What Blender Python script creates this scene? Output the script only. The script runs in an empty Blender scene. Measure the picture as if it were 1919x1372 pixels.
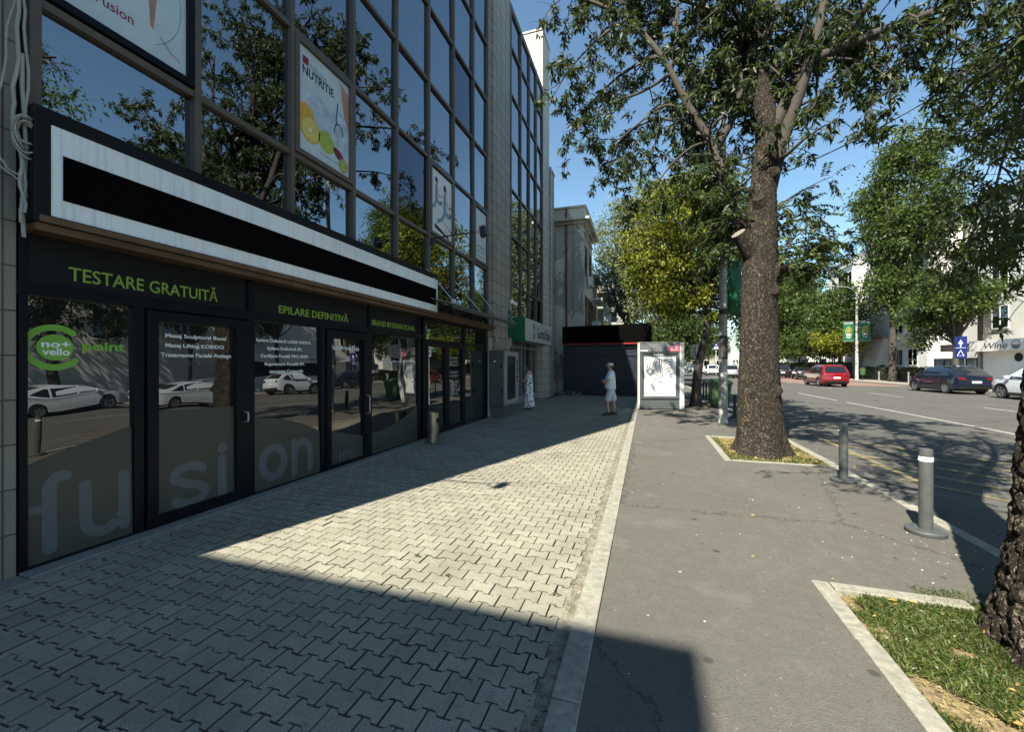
import bpy, bmesh, math, random
import numpy as np
from mathutils import Vector, Matrix, noise

# ---------------------------------------------------------------- camera, sky, sun, exposure
S = bpy.context.scene
CX, CYc = 959.5, 683.0
cam = bpy.data.cameras.new('camera'); cam_o = bpy.data.objects.new('camera', cam)
S.collection.objects.link(cam_o); S.camera = cam_o
cam.sensor_width = 36; cam.lens = 778.0/1919*36; cam.clip_end = 2500; cam.clip_start = .05
cam.shift_y = -(686-683)/1919
cam_o.location = (0, 0, 1.65)
cam_o.rotation_euler = (math.radians(90), 0, math.atan(252.5/778))
SUN_EL, SUN_AZ = math.radians(47.8), math.radians(198.36)
W = bpy.data.worlds.new('World'); S.world = W; W.use_nodes = True
wn = W.node_tree; bg = wn.nodes['Background']
sky = wn.nodes.new('ShaderNodeTexSky'); sky.sky_type = 'NISHITA'; sky.sun_disc = False
sky.sun_elevation = SUN_EL; sky.sun_rotation = SUN_AZ; sky.air_density = 1.0; sky.dust_density = .0; sky.ozone_density = 1.3
tint = wn.nodes.new('ShaderNodeMix'); tint.data_type = 'RGBA'; tint.blend_type = 'MULTIPLY'; tint.inputs[0].default_value = 1
wn.links.new(sky.outputs[0], tint.inputs[6]); tint.inputs[7].default_value = (.92, 1.05, 1.0, 1)
wn.links.new(tint.outputs[2], bg.inputs[0]); bg.inputs[1].default_value = .086
sl = bpy.data.lights.new('sun', 'SUN'); sl.energy = 5.0; sl.angle = math.radians(.5); sl.color = (1, .94, .80)
so = bpy.data.objects.new('sun', sl); S.collection.objects.link(so)
sd = Vector((math.sin(SUN_AZ)*-math.cos(SUN_EL), -math.cos(SUN_AZ)*math.cos(SUN_EL), -math.sin(SUN_EL)))
so.rotation_euler = sd.to_track_quat('-Z', 'Y').to_euler(); so.location = (-10, -30, 40)
S.view_settings.view_transform = 'Standard'; S.view_settings.look = 'None'
S.view_settings.exposure = 1.3; S.view_settings.gamma = 1
S.cycles.max_bounces = 7; S.cycles.transparent_max_bounces = 8; S.cycles.diffuse_bounces = 3
S.cycles.use_denoising = True; S.cycles.caustics_reflective = False; S.cycles.caustics_refractive = False
S.cycles.sample_clamp_indirect = 6

# ---------------------------------------------------------------- helpers
random.seed(7); C = S.collection.objects
FX = -4.64
WL = {}
def thing(name, label, cat, loc=(0, 0, 0), rz=0, group=None, scale=1):
    o = bpy.data.objects.new(name, None); C.link(o); o.location = loc; o.rotation_euler = (0, 0, rz)
    o.scale = (scale,)*3; o.empty_display_size = .2
    o['label'] = label; o['category'] = cat
    if group: o['group'] = group
    WL[o] = Vector(loc); return o
def tag(o, label, cat, group=None):
    o['label'] = label; o['category'] = cat
    if group: o['group'] = group
    return o
def kind(o, k='structure'): o['kind'] = k; return o
class MB:
    def __init__(s): s.v = []; s.f = []; s.m = []; s.mi = 0
    def add(s, vs, fs):
        b = len(s.v); s.v += [tuple(p) for p in vs]
        s.f += [tuple(b+i for i in f) for f in fs]; s.m += [s.mi]*len(fs); return s
    def box(s, x0, x1, y0, y1, z0, z1):
        return s.add([(x0,y0,z0),(x1,y0,z0),(x1,y1,z0),(x0,y1,z0),(x0,y0,z1),(x1,y0,z1),(x1,y1,z1),(x0,y1,z1)],
            [(0,3,2,1),(4,5,6,7),(0,1,5,4),(1,2,6,5),(2,3,7,6),(3,0,4,7)])
    def tube(s, pts, rad, n=8, caps=True):
        pts = [Vector(p) for p in pts]
        if not hasattr(rad, '__len__'): rad = [rad]*len(pts)
        vs = []; N = len(pts); up = Vector((0, 0, 1)); last = None
        for i, p in enumerate(pts):
            d = (pts[min(i+1, N-1)]-pts[max(i-1, 0)]).normalized()
            if last is None: a = d.cross(up if abs(d.z) < .9 else Vector((1, 0, 0))).normalized()
            else: a = (last-d*last.dot(d)).normalized()
            last = a; b = d.cross(a)
            for k in range(n):
                t = 2*math.pi*k/n; vs.append(p+(a*math.cos(t)+b*math.sin(t))*rad[i])
        fs = [(i*n+k, i*n+(k+1) % n, (i+1)*n+(k+1) % n, (i+1)*n+k) for i in range(N-1) for k in range(n)]
        if caps: fs += [tuple(range(n))[::-1], tuple((N-1)*n+k for k in range(n))]
        return s.add(vs, fs)
    def cyl(s, x, y, z0, z1, r0, r1=None, n=24): return s.tube([(x,y,z0),(x,y,z1)], [r0, r0 if r1 is None else r1], n)
    def lathe(s, prof, c=(0,0,0), axis='z', n=24, cap=True):
        vs = []
        for r, h in prof:
            for k in range(n):
                t = 2*math.pi*k/n; a, b = r*math.cos(t), r*math.sin(t)
                p = (a, b, h) if axis == 'z' else ((h, a, b) if axis == 'x' else (b, h, a))
                vs.append((p[0]+c[0], p[1]+c[1], p[2]+c[2]))
        N = len(prof)
        fs = [(i*n+k, i*n+(k+1) % n, (i+1)*n+(k+1) % n, (i+1)*n+k) for i in range(N-1) for k in range(n)]
        if cap: fs += [tuple(range(n))[::-1], tuple((N-1)*n+k for k in range(n))]
        return s.add(vs, fs)
    def prism(s, poly, a, b, ax='x'):
        # poly of 2D points extruded along axis: x -> (y,z), y -> (x,z), z -> (x,y)
        def P(u, w, t): return (t, u, w) if ax == 'x' else ((u, t, w) if ax == 'y' else (u, w, t))
        n = len(poly)
        return s.add([P(u, w, a) for u, w in poly]+[P(u, w, b) for u, w in poly],
            [tuple(range(n))[::-1], tuple(range(n, 2*n))]+[(i, (i+1) % n, n+(i+1) % n, n+i) for i in range(n)])
    def stroke(s, pts, w, x0, x1, ax='x', seg=10):
        # flat round-ended stroke along 2D pts, extruded x0..x1
        L = []; R = []; n = len(pts)
        P = [Vector(p) for p in pts]
        closed = (P[0]-P[-1]).length < 1e-5
        for i in range(n):
            if closed: d = (P[(i+1) % (n-1)]-P[(i-1) % (n-1)]).normalized()
            else: d = (P[min(i+1, n-1)]-P[max(i-1, 0)]).normalized()
            q = Vector((-d.y, d.x))*w/2
            L.append(P[i]+q); R.append(P[i]-q)
        def P3(p, t): return (t, p.x, p.y) if ax == 'x' else (p.x, t, p.y)
        vs = [P3(p, x1) for p in L]+[P3(p, x1) for p in R]+[P3(p, x0) for p in L]+[P3(p, x0) for p in R]
        fs = []
        for i in range(n-1):
            fs += [(i, n+i, n+i+1, i+1), (i, i+1, 2*n+i+1, 2*n+i), (n+i, 3*n+i, 3*n+i+1, n+i+1)]
        s.add(vs, fs)
        if not closed:
            for e, j in ((P[0], 1), (P[-1], -2)):
                s.prism([(e.x+w/2*math.cos(t), e.y+w/2*math.sin(t)) for t in [2*math.pi*k/16 for k in range(16)]], x0, x1-.0006, ax)
        return s
def build(name, mb, mat, parent=None, smooth=False, sharp=35, bevel=0, local=False, seg=2):
    me = bpy.data.meshes.new(name); vs = mb.v
    if parent is not None and not local:
        o0 = wl(parent)
        vs = [(p[0]-o0.x, p[1]-o0.y, p[2]-o0.z) for p in vs]
    me.from_pydata(vs, [], mb.f)
    mats = mat if isinstance(mat, (list, tuple)) else [mat]
    for m in mats: me.materials.append(m)
    if len(mats) > 1: me.polygons.foreach_set('material_index', mb.m)
    bm = bmesh.new(); bm.from_mesh(me); bmesh.ops.recalc_face_normals(bm, faces=bm.faces); bm.to_mesh(me); bm.free()
    if smooth: me.shade_smooth(); me.set_sharp_from_angle(angle=math.radians(sharp))
    o = bpy.data.objects.new(name, me); C.link(o); o.parent = parent
    if bevel:
        b = o.modifiers.new('bevel', 'BEVEL'); b.width = bevel; b.segments = seg; b.limit_method = 'ANGLE'
    return o
def wl(o):
    v = Vector((0, 0, 0))
    while o is not None: v += Vector(o.location); o = o.parent
    return v
def struct(name, mb, mat, **k): return kind(build(name, mb, mat, **k))
def copy_tree(o, parent=None):
    c = o.copy(); C.link(c); c.parent = parent
    for ch in list(o.children): copy_tree(ch, c)
    return c
def recopy(o, loc, label, rz=None):
    c = copy_tree(o); c.location = loc
    if rz is not None: c.rotation_euler = (0, 0, rz)
    c['label'] = label; return c
_txt = {}
def text(s, parent, mat, u0, u1, z0, z1, plane, face='x', name='lettering', depth=.003, bold=0., shear=0, space=1.0):
    """lettering filling the box u0..u1 x z0..z1 on the plane X=plane (face 'x') or Y=plane (face 'y', towards -Y)"""
    cu = bpy.data.curves.new(name, 'FONT'); cu.body = s; cu.extrude = .02; cu.offset = bold; cu.shear = shear
    cu.align_x = 'CENTER'; cu.resolution_u = 3; cu.space_line = space
    t = bpy.data.objects.new('t', cu); C.link(t)
    me = bpy.data.meshes.new_from_object(t.evaluated_get(bpy.context.evaluated_depsgraph_get()))
    n = len(me.vertices); co = np.empty(n*3, np.float32); me.vertices.foreach_get('co', co); co = co.reshape(-1, 3)
    bpy.data.objects.remove(t); bpy.data.curves.remove(cu)
    lo, hi = co.min(0), co.max(0); q = (co-lo)/np.maximum(hi-lo, 1e-6)
    U = u0+q[:, 0]*(u1-u0); Z = z0+q[:, 1]*(z1-z0); out = np.empty_like(co)
    if face == 'x': out[:, 0] = plane+q[:, 2]*depth; out[:, 1] = U
    elif face == '-x': out[:, 0] = plane-q[:, 2]*depth; out[:, 1] = u1-q[:, 0]*(u1-u0)
    else: out[:, 0] = U; out[:, 1] = plane-q[:, 2]*depth
    out[:, 2] = Z
    o0 = wl(parent) if parent is not None else Vector((0, 0, 0)); out -= np.array(o0, np.float32)
    me.vertices.foreach_set('co', out.ravel()); me.update(); me.name = name
    me.materials.clear(); me.materials.append(mat)
    o = bpy.data.objects.new(name, me); C.link(o); o.parent = parent; return o

# ---------------------------------------------------------------- materials
def nd(nt, t, **k):
    n = nt.nodes.new(t)
    for a, b in k.items():
        if a in ('operation', 'blend_type', 'data_type', 'feature', 'distance', 'noise_dimensions', 'offset', 'squash', 'offset_frequency', 'normalize', 'wave_type', 'bands_direction', 'interpolation'): setattr(n, a, b)
        else: n.inputs[a].default_value = b
    return n
def mixc(nt, fac, a, b, bt='MIX'):
    m = nt.nodes.new('ShaderNodeMix'); m.data_type = 'RGBA'; m.blend_type = bt
    for i, x in ((0, fac), (6, a), (7, b)):
        if hasattr(x, 'is_output'): nt.links.new(x, m.inputs[i])
        elif i == 0: m.inputs[0].default_value = x
        else: m.inputs[i].default_value = (*x, 1) if len(x) == 3 else x
    return m.outputs[2]
def ramp(nt, x, stops):
    r = nt.nodes.new('ShaderNodeValToRGB'); nt.links.new(x, r.inputs[0])
    e = r.color_ramp.elements
    while len(e) < len(stops): e.new(.5)
    for el, (p, c) in zip(e, stops):
        el.position = p; el.color = (c, c, c, 1) if not hasattr(c, '__len__') else (*c, 1)
    return r.outputs[0]
def base(name):
    m = bpy.data.materials.new(name); m.use_nodes = True; nt = m.node_tree
    return m, nt, nt.nodes['Principled BSDF']
def coords(nt, scale=(1, 1, 1), obj=False):
    g = nt.nodes.new('ShaderNodeTexCoord') if obj else nt.nodes.new('ShaderNodeNewGeometry')
    mp = nt.nodes.new('ShaderNodeMapping'); mp.inputs['Scale'].default_value = scale
    nt.links.new(g.outputs['Object' if obj else 'Position'], mp.inputs[0]); return mp.outputs[0]
def bump(nt, b, h, dist=.01, strength=1, nrm=None):
    u = nt.nodes.new('ShaderNodeBump'); u.inputs['Distance'].default_value = dist; u.inputs['Strength'].default_value = strength
    nt.links.new(h, u.inputs['Height'])
    if nrm is not None: nt.links.new(nrm, u.inputs['Normal'])
    if b is not None: nt.links.new(u.outputs[0], b.inputs['Normal'])
    return u.outputs[0]
def tex(nt, kindn, vec, **k):
    n = nd(nt, kindn, **k); nt.links.new(vec, n.inputs['Vector']); return n
def mat(name, col, rough=.6, metal=0, var=.18, scale=3, bmp=0, bscale=60, obj=False, spec=.5, coat=0, stain=0, stretch=(1, 1, 1)):
    m, nt, b = base(name); v = coords(nt, stretch, obj)
    n = tex(nt, 'ShaderNodeTexNoise', v, Scale=scale, Detail=6, Roughness=.6)
    lo = tuple(c*(1-var) for c in col); hi = tuple(min(1, c*(1+var)) for c in col)
    r = ramp(nt, n.outputs[0], [(.3, lo), (.7, hi)])
    if stain:
        n2 = tex(nt, 'ShaderNodeTexNoise', v, Scale=scale*.35, Detail=8, Roughness=.7, Distortion=.8)
        r = mixc(nt, ramp(nt, n2.outputs[0], [(.5, 0), (.68, stain)]), r, tuple(c*.45 for c in col))
    nt.links.new(r, b.inputs['Base Color'])
    rr = ramp(nt, n.outputs[0], [(.3, max(0, rough-.08)), (.7, min(1, rough+.08))]); nt.links.new(rr, b.inputs['Roughness'])
    b.inputs['Metallic'].default_value = metal; b.inputs['Specular IOR Level'].default_value = spec
    if coat: b.inputs['Coat Weight'].default_value = coat; b.inputs['Coat Roughness'].default_value = .04
    if bmp:
        n3 = tex(nt, 'ShaderNodeTexNoise', v, Scale=bscale, Detail=4, Roughness=.6); bump(nt, b, n3.outputs[0], bmp)
    return m
def mat_glass(name, col, rough=.0, wav=.0):
    m, nt, b = base(name)
    b.inputs['Base Color'].default_value = (*col, 1); b.inputs['Metallic'].default_value = 1; b.inputs['Roughness'].default_value = rough
    if wav:
        v = coords(nt); n = tex(nt, 'ShaderNodeTexNoise', v, Scale=.9, Detail=1); bump(nt, b, n.outputs[0], wav)
    return m
def mat_dark_glass(name, col=(.008, .009, .01), ior=1.9, rough=.0, wav=.004):
    m, nt, b = base(name); b.inputs['Base Color'].default_value = (*col, 1); b.inputs['Roughness'].default_value = rough
    b.inputs['IOR'].default_value = ior
    if wav:
        v = coords(nt); n = tex(nt, 'ShaderNodeTexNoise', v, Scale=1.3, Detail=1); bump(nt, b, n.outputs[0], wav)
    return m
def mat_paver():
    m, nt, b = base('concrete_paver'); v = coords(nt); g = nt.nodes.new('ShaderNodeNewGeometry')
    r0 = ramp(nt, g.outputs['Random Per Island'], [(0, (.275, .258, .2)), (.5, (.308, .29, .228)), (1, (.342, .322, .255))])
    n = tex(nt, 'ShaderNodeTexNoise', v, Scale=95, Detail=6, Roughness=.8)
    r1 = mixc(nt, ramp(nt, n.outputs[0], [(.36, .7), (.5, 0)]), r0, (.09, .085, .07))
    r1 = mixc(nt, ramp(nt, n.outputs[0], [(.56, 0), (.68, .7)]), r1, (.45, .43, .37))
    n2 = tex(nt, 'ShaderNodeTexNoise', v, Scale=1.1, Detail=8, Roughness=.68, Distortion=.5)
    r2 = mixc(nt, ramp(nt, n2.outputs[0], [(.45, 0), (.68, .6)]), r1, (.17, .16, .13))
    n4 = tex(nt, 'ShaderNodeTexNoise', v, Scale=9, Detail=6, Roughness=.75)
    r2 = mixc(nt, ramp(nt, n4.outputs[0], [(.55, 0), (.72, .6)]), r2, (.13, .125, .105))
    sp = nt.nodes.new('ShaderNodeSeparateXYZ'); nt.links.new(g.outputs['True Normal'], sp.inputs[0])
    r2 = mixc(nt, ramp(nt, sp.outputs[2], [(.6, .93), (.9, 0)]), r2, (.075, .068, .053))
    nt.links.new(r2, b.inputs['Base Color']); b.inputs['Roughness'].default_value = .9
    b.inputs['Specular IOR Level'].default_value = .25
    n3 = tex(nt, 'ShaderNodeTexNoise', v, Scale=260, Detail=3)
    bump(nt, b, n3.outputs[0], .0022, 1, bump(nt, None, n4.outputs[0], .006)); return m
def mat_asphalt(name, col, patch=.35, seed=0, agg=1.0):
    m, nt, b = base(name); v = coords(nt)
    vo = tex(nt, 'ShaderNodeTexVoronoi', v, Scale=150)
    c1 = tuple(x*1.9 for x in col); c0 = tuple(x*.55 for x in col)
    r = ramp(nt, vo.outputs['Color'], [(.1, c0), (.5, col), (.93, col), (1, c1)])
    r = mixc(nt, .65*agg, col, r)
    n = tex(nt, 'ShaderNodeTexNoise', v, Scale=.5, Detail=9, Roughness=.65, Distortion=.4)
    r = mixc(nt, ramp(nt, n.outputs[0], [(.4, 0), (.65, patch)]), r, tuple(x*.55 for x in col))
    n2 = tex(nt, 'ShaderNodeTexNoise', v, Scale=7, Detail=5, Roughness=.7)
    r = mixc(nt, ramp(nt, n2.outputs[0], [(.5, 0), (.75, .3)]), r, tuple(x*1.5 for x in col))
    n5 = tex(nt, 'ShaderNodeTexVoronoi', v, Scale=2.3)
    r = mixc(nt, ramp(nt, n5.outputs['Distance'], [(.05, .8), (.085, 0)]), r, tuple(x*.35 for x in col))
    n6 = tex(nt, 'ShaderNodeTexVoronoi', v, Scale=11, Randomness=1)
    r = mixc(nt, ramp(nt, n6.outputs['Distance'], [(.05, .7), (.09, 0)]), r, tuple(min(.6, x*1.9) for x in col))
    vm = nd(nt, 'ShaderNodeVectorMath', operation='MULTIPLY_ADD'); nt.links.new(n2.outputs[1], vm.inputs[0]); vm.inputs[1].default_value = (.5, .5, .5); nt.links.new(v, vm.inputs[2])
    cr = tex(nt, 'ShaderNodeTexVoronoi', vm.outputs[0], Scale=.33, feature='DISTANCE_TO_EDGE')
    r = mixc(nt, ramp(nt, cr.outputs[0], [(.002, .75), (.006, 0)]), r, tuple(x*.3 for x in col))
    n7 = tex(nt, 'ShaderNodeTexNoise', v, Scale=1.7, Detail=4, Roughness=.5)
    r = mixc(nt, ramp(nt, n7.outputs[0], [(.6, 0), (.66, .3)]), r, tuple(x*1.35 for x in col))
    nt.links.new(r, b.inputs['Base Color']); b.inputs['Roughness'].default_value = .88; b.inputs['Specular IOR Level'].default_value = .3
    bump(nt, b, vo.outputs['Distance'], .004*agg, 1, bump(nt, None, n2.outputs[0], .008)); return m
def mat_tiles(name, col, w=.47, h=.345, axes='yz', mortar=(.05, .05, .045), msz=.006, off=(0, 0)):
    m, nt, b = base(name); g = nt.nodes.new('ShaderNodeNewGeometry'); sp = nt.nodes.new('ShaderNodeSeparateXYZ'); nt.links.new(g.outputs['Position'], sp.inputs[0])
    # u = y on walls facing x, x on walls facing y
    nrm = nt.nodes.new('ShaderNodeSeparateXYZ'); nt.links.new(g.outputs['True Normal'], nrm.inputs[0])
    ab = nd(nt, 'ShaderNodeMath', operation='ABSOLUTE'); nt.links.new(nrm.outputs[1], ab.inputs[0])
    gt = nd(nt, 'ShaderNodeMath', operation='GREATER_THAN'); nt.links.new(ab.outputs[0], gt.inputs[0]); gt.inputs[1].default_value = .5
    mx = nt.nodes.new('ShaderNodeMix'); nt.links.new(gt.outputs[0], mx.inputs[0]); nt.links.new(sp.outputs[1], mx.inputs[2]); nt.links.new(sp.outputs[0], mx.inputs[3])
    cb = nt.nodes.new('ShaderNodeCombineXYZ')
    a1 = nd(nt, 'ShaderNodeMath', operation='ADD'); nt.links.new(mx.outputs[0], a1.inputs[0]); a1.inputs[1].default_value = off[0]
    a2 = nd(nt, 'ShaderNodeMath', operation='ADD'); nt.links.new(sp.outputs[2], a2.inputs[0]); a2.inputs[1].default_value = off[1]
    nt.links.new(a1.outputs[0], cb.inputs[0]); nt.links.new(a2.outputs[0], cb.inputs[1])
    br = nt.nodes.new('ShaderNodeTexBrick'); br.offset = 0; br.squash = 1
    nt.links.new(cb.outputs[0], br.inputs['Vector']); br.inputs['Scale'].default_value = 1
    br.inputs['Brick Width'].default_value = w; br.inputs['Row Height'].default_value = h; br.inputs['Mortar Size'].default_value = msz; br.inputs['Mortar Smooth'].default_value = .15
    br.inputs['Color1'].default_value = (*[c*.9 for c in col], 1); br.inputs['Color2'].default_value = (*[c*1.08 for c in col], 1); br.inputs['Mortar'].default_value = (*mortar, 1)
    v = coords(nt, (1, 1, .3)); n = tex(nt, 'ShaderNodeTexNoise', v, Scale=2.2, Detail=8, Roughness=.7)
    r = mixc(nt, ramp(nt, n.outputs[0], [(.45, 0), (.75, .55)]), br.outputs[0], tuple(c*.5 for c in col))
    v2 = coords(nt); n2 = tex(nt, 'ShaderNodeTexNoise', v2, Scale=90, Detail=4)
    r = mixc(nt, ramp(nt, n2.outputs[0], [(.4, .15), (.6, 0)]), r, tuple(c*.4 for c in col))
    nt.links.new(r, b.inputs['Base Color']); b.inputs['Roughness'].default_value = .62
    inv = nd(nt, 'ShaderNodeMath', operation='SUBTRACT'); inv.inputs[0].default_value = 1; nt.links.new(br.outputs['Fac'], inv.inputs[1])
    bump(nt, b, inv.outputs[0], .006); return m
def mat_bark(name, lo, hi, sc=14, st=.45, plate=.55):
    m, nt, b = base(name); v0 = coords(nt)
    wn_ = tex(nt, 'ShaderNodeTexNoise', v0, Scale=sc*.55, Detail=5, Roughness=.65)
    vm = nd(nt, 'ShaderNodeVectorMath', operation='MULTIPLY_ADD'); nt.links.new(wn_.outputs[1], vm.inputs[0]); vm.inputs[1].default_value = (.13, .13, .2); nt.links.new(v0, vm.inputs[2])
    mp = nt.nodes.new('ShaderNodeMapping'); mp.inputs['Scale'].default_value = (1, 1, st); nt.links.new(vm.outputs[0], mp.inputs[0]); v = mp.outputs[0]
    w = tex(nt, 'ShaderNodeTexVoronoi', v, Scale=sc, feature='DISTANCE_TO_EDGE')
    w2 = tex(nt, 'ShaderNodeTexVoronoi', v, Scale=sc*2.7, feature='DISTANCE_TO_EDGE')
    n = tex(nt, 'ShaderNodeTexNoise', v, Scale=sc*2.2, Detail=5, Roughness=.6)
    a1 = ramp(nt, w.outputs[0], [(0, 0), (.22, 1)]); a2 = ramp(nt, w2.outputs[0], [(0, 0), (.3, 1)])
    mu = nd(nt, 'ShaderNodeMath', operation='MULTIPLY_ADD'); nt.links.new(a1, mu.inputs[0]); mu.inputs[1].default_value = plate; nt.links.new(n.outputs[0], mu.inputs[2])
    mu2 = nd(nt, 'ShaderNodeMath', operation='MULTIPLY_ADD'); nt.links.new(a2, mu2.inputs[0]); mu2.inputs[1].default_value = .3; nt.links.new(mu.outputs[0], mu2.inputs[2])
    dv = nd(nt, 'ShaderNodeMath', operation='DIVIDE'); nt.links.new(mu2.outputs[0], dv.inputs[0]); dv.inputs[1].default_value = 1.7; c_ = (.77+.9*plate)/1.7
    r = ramp(nt, dv.outputs[0], [(c_-.15, tuple(c*.22 for c in lo)), (c_-.03, lo), (c_+.05, tuple((p+q)/2 for p, q in zip(lo, hi)))])
    n8 = tex(nt, 'ShaderNodeTexNoise', v, Scale=sc*.8, Detail=7, Roughness=.78)
    r = mixc(nt, ramp(nt, n8.outputs[0], [(.55, 0), (.64, .9)]), r, hi)
    r = mixc(nt, ramp(nt, dv.outputs[0], [(c_-.17, .85), (c_-.1, 0)]), r, tuple(c*.2 for c in lo))
    n9 = tex(nt, 'ShaderNodeTexNoise', v0, Scale=1.3, Detail=3); r = mixc(nt, ramp(nt, n9.outputs[0], [(.4, 0), (.7, .45)]), r, tuple(c*.5 for c in lo))
    nt.links.new(r, b.inputs['Base Color']); b.inputs['Roughness'].default_value = .92; b.inputs['Specular IOR Level'].default_value = .2
    bump(nt, b, mu2.outputs[0], .03); return m
def mat_leaf(name, cols, trans=.3):
    m, nt, b = base(name); g = nt.nodes.new('ShaderNodeNewGeometry')
    k = len(cols); r = ramp(nt, g.outputs['Random Per Island'], [(i/(k-1), c) for i, c in enumerate(cols)])
    v = coords(nt); n = tex(nt, 'ShaderNodeTexNoise', v, Scale=1.1, Detail=3)
    r = mixc(nt, ramp(nt, n.outputs[0], [(.35, .5), (.65, 0)]), r, tuple(x*.6 for x in cols[0]))
    nt.links.new(r, b.inputs['Base Color']); b.inputs['Roughness'].default_value = .5; b.inputs['Specular IOR Level'].default_value = .35
    tr = nt.nodes.new('ShaderNodeBsdfTranslucent'); nt.links.new(mixc(nt, .5, r, (.18, .24, .02)), tr.inputs[0])
    ms = nt.nodes.new('ShaderNodeMixShader'); ms.inputs[0].default_value = trans
    nt.links.new(b.outputs[0], ms.inputs[1]); nt.links.new(tr.outputs[0], ms.inputs[2]); nt.links.new(ms.outputs[0], nt.nodes['Material Output'].inputs[0]); return m
def mat_plaster():
    m, nt, b = base('peeling_plaster'); v = coords(nt, (1, 1, .7))
    n = tex(nt, 'ShaderNodeTexNoise', v, Scale=.55, Detail=10, Roughness=.62, Distortion=.6)
    f = ramp(nt, n.outputs[0], [(.505, 0), (.515, 1)])
    n2 = tex(nt, 'ShaderNodeTexNoise', v, Scale=18, Detail=8, Roughness=.75)
    a = ramp(nt, n2.outputs[0], [(.3, (.5, .46, .37)), (.7, (.72, .67, .55))])
    c = ramp(nt, n2.outputs[0], [(.3, (.28, .255, .21)), (.7, (.48, .44, .36))])
    nt.links.new(mixc(nt, f, a, c), b.inputs['Base Color']); b.inputs['Roughness'].default_value = .95
    inv = nd(nt, 'ShaderNodeMath', operation='SUBTRACT'); inv.inputs[0].default_value = 1; nt.links.new(f, inv.inputs[1])
    bump(nt, b, inv.outputs[0], .03, 1, bump(nt, None, n2.outputs[0], .02)); return m
def mat_streak(name, col):
    m, nt, b = base(name); v = coords(nt, (18, 18, .8))
    n = tex(nt, 'ShaderNodeTexNoise', v, Scale=1.6, Detail=5, Roughness=.7)
    v2 = coords(nt); n2 = tex(nt, 'ShaderNodeTexNoise', v2, Scale=1.5, Detail=6)
    r = mixc(nt, ramp(nt, n.outputs[0], [(.34, .5), (.5, 0)]), col, tuple(c*.6 for c in col))
    r = mixc(nt, ramp(nt, n2.outputs[0], [(.4, 0), (.7, .3)]), r, tuple(c*.7 for c in col))
    nt.links.new(r, b.inputs['Base Color']); b.inputs['Roughness'].default_value = .5; return m
def mat_floral():
    m, nt, b = base('floral_fabric'); v = coords(nt, (1, 1, 1), True)
    w = tex(nt, 'ShaderNodeTexVoronoi', v, Scale=13); n = tex(nt, 'ShaderNodeTexNoise', v, Scale=22, Detail=3, Distortion=2)
    mu = nd(nt, 'ShaderNodeMath', operation='ADD'); nt.links.new(w.outputs[0], mu.inputs[0]); nt.links.new(n.outputs[0], mu.inputs[1])
    nt.links.new(ramp(nt, mu.outputs[0], [(.80, (.05, .05, .12)), (.98, (.6, .6, .64)), (1, (.85, .84, .88))]), b.inputs['Base Color']); b.inputs['Roughness'].default_value = .9; return m

M = {}
M['paver'] = mat_paver()
M['path'] = mat_asphalt('path_asphalt', (.126, .12, .103), .35)
M['road'] = mat_asphalt('road_asphalt', (.10, .097, .088), .4, agg=.7)
M['joint'] = mat('joint_sand', (.06, .054, .042), .95, var=.4, scale=40, bmp=.01)
M['soil'] = mat('dry_soil', (.22, .165, .085), .95, var=.5, scale=30, bmp=.02, bscale=40)
M['kerb'] = mat('kerb_concrete', (.27, .257, .21), .9, var=.25, scale=20, bmp=.004, bscale=90, stain=.5)
M['sill'] = mat('sill_stone', (.2, .2, .185), .75, var=.15, scale=12, stain=.4)
M['tile'] = mat_tiles('stone_cladding', (.25, .225, .185), .9, .345, off=(0, .005))
M['tile2'] = mat_tiles('pilaster_cladding', (.33, .305, .26), .45, .36, msz=.01)
M['tilew'] = mat_tiles('stair_tower_cladding', (.52, .49, .42), .35, .36, msz=.01)
M['frame'] = mat('bronze_aluminium', (.095, .08, .063), .5, 0, var=.15, scale=4)
M['dark'] = mat('anthracite_aluminium', (.004, .006, .010), .42, 0, var=.15, scale=6, spec=.16)
M['black'] = mat('black_panel', (.004, .005, .007), .5, var=.2, spec=.25)
M['mirror'] = mat_glass('reflective_glazing', (.29, .31, .33), .0, .0045)
M['mirror2'] = mat_glass('dark_reflective_glazing', (.09, .1, .13), .02, .004)
M['shopglass'] = mat_dark_glass('shop_glazing', ior=2.3)
M['film'] = mat('frosted_film', (.048, .054, .046), .45, var=.1, scale=2)
M['filmletter'] = mat('film_letters', (.09, .107, .118), .45, var=.05)
M['filmdark'] = mat('engraved_letters', (.035, .04, .037), .5, var=.05)
M['white'] = mat('white_print', (.85, .85, .84), .5, var=.04)
M['green'] = mat('green_print', (.17, .4, .045), .5, var=.06)
M['letgreen'] = mat('green_letters', (.22, .36, .05), .5, var=.1)
M['lightbox'] = mat_streak('sign_face', (.8, .86, .9))
M['blackbar'] = mat('matt_black', (.002, .002, .002), .9, var=.1, spec=.05)
M['brown'] = mat('brown_soffit', (.11, .065, .035), .55, var=.3, scale=5, stain=.5)
M['cable'] = mat('grey_cable', (.33, .33, .31), .7, var=.15)
M['steel'] = mat('galvanised_steel', (.42, .43, .43), .45, .6, var=.2, scale=12, stain=.4)
M['brushed'] = mat('brushed_steel', (.3, .27, .22), .3, .9, var=.3, scale=14, stretch=(1, 1, .2))
M['bollard'] = mat('grey_bollard_paint', (.075, .08, .078), .42, var=.12, scale=9, bmp=.001, stain=.3)
M['whitep'] = mat('white_paint', (.7, .7, .68), .55, var=.1, scale=6, stain=.25)
M['whitewall'] = mat('white_render', (.8, .79, .75), .85, var=.06, scale=1.5, stain=.15)
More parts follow.
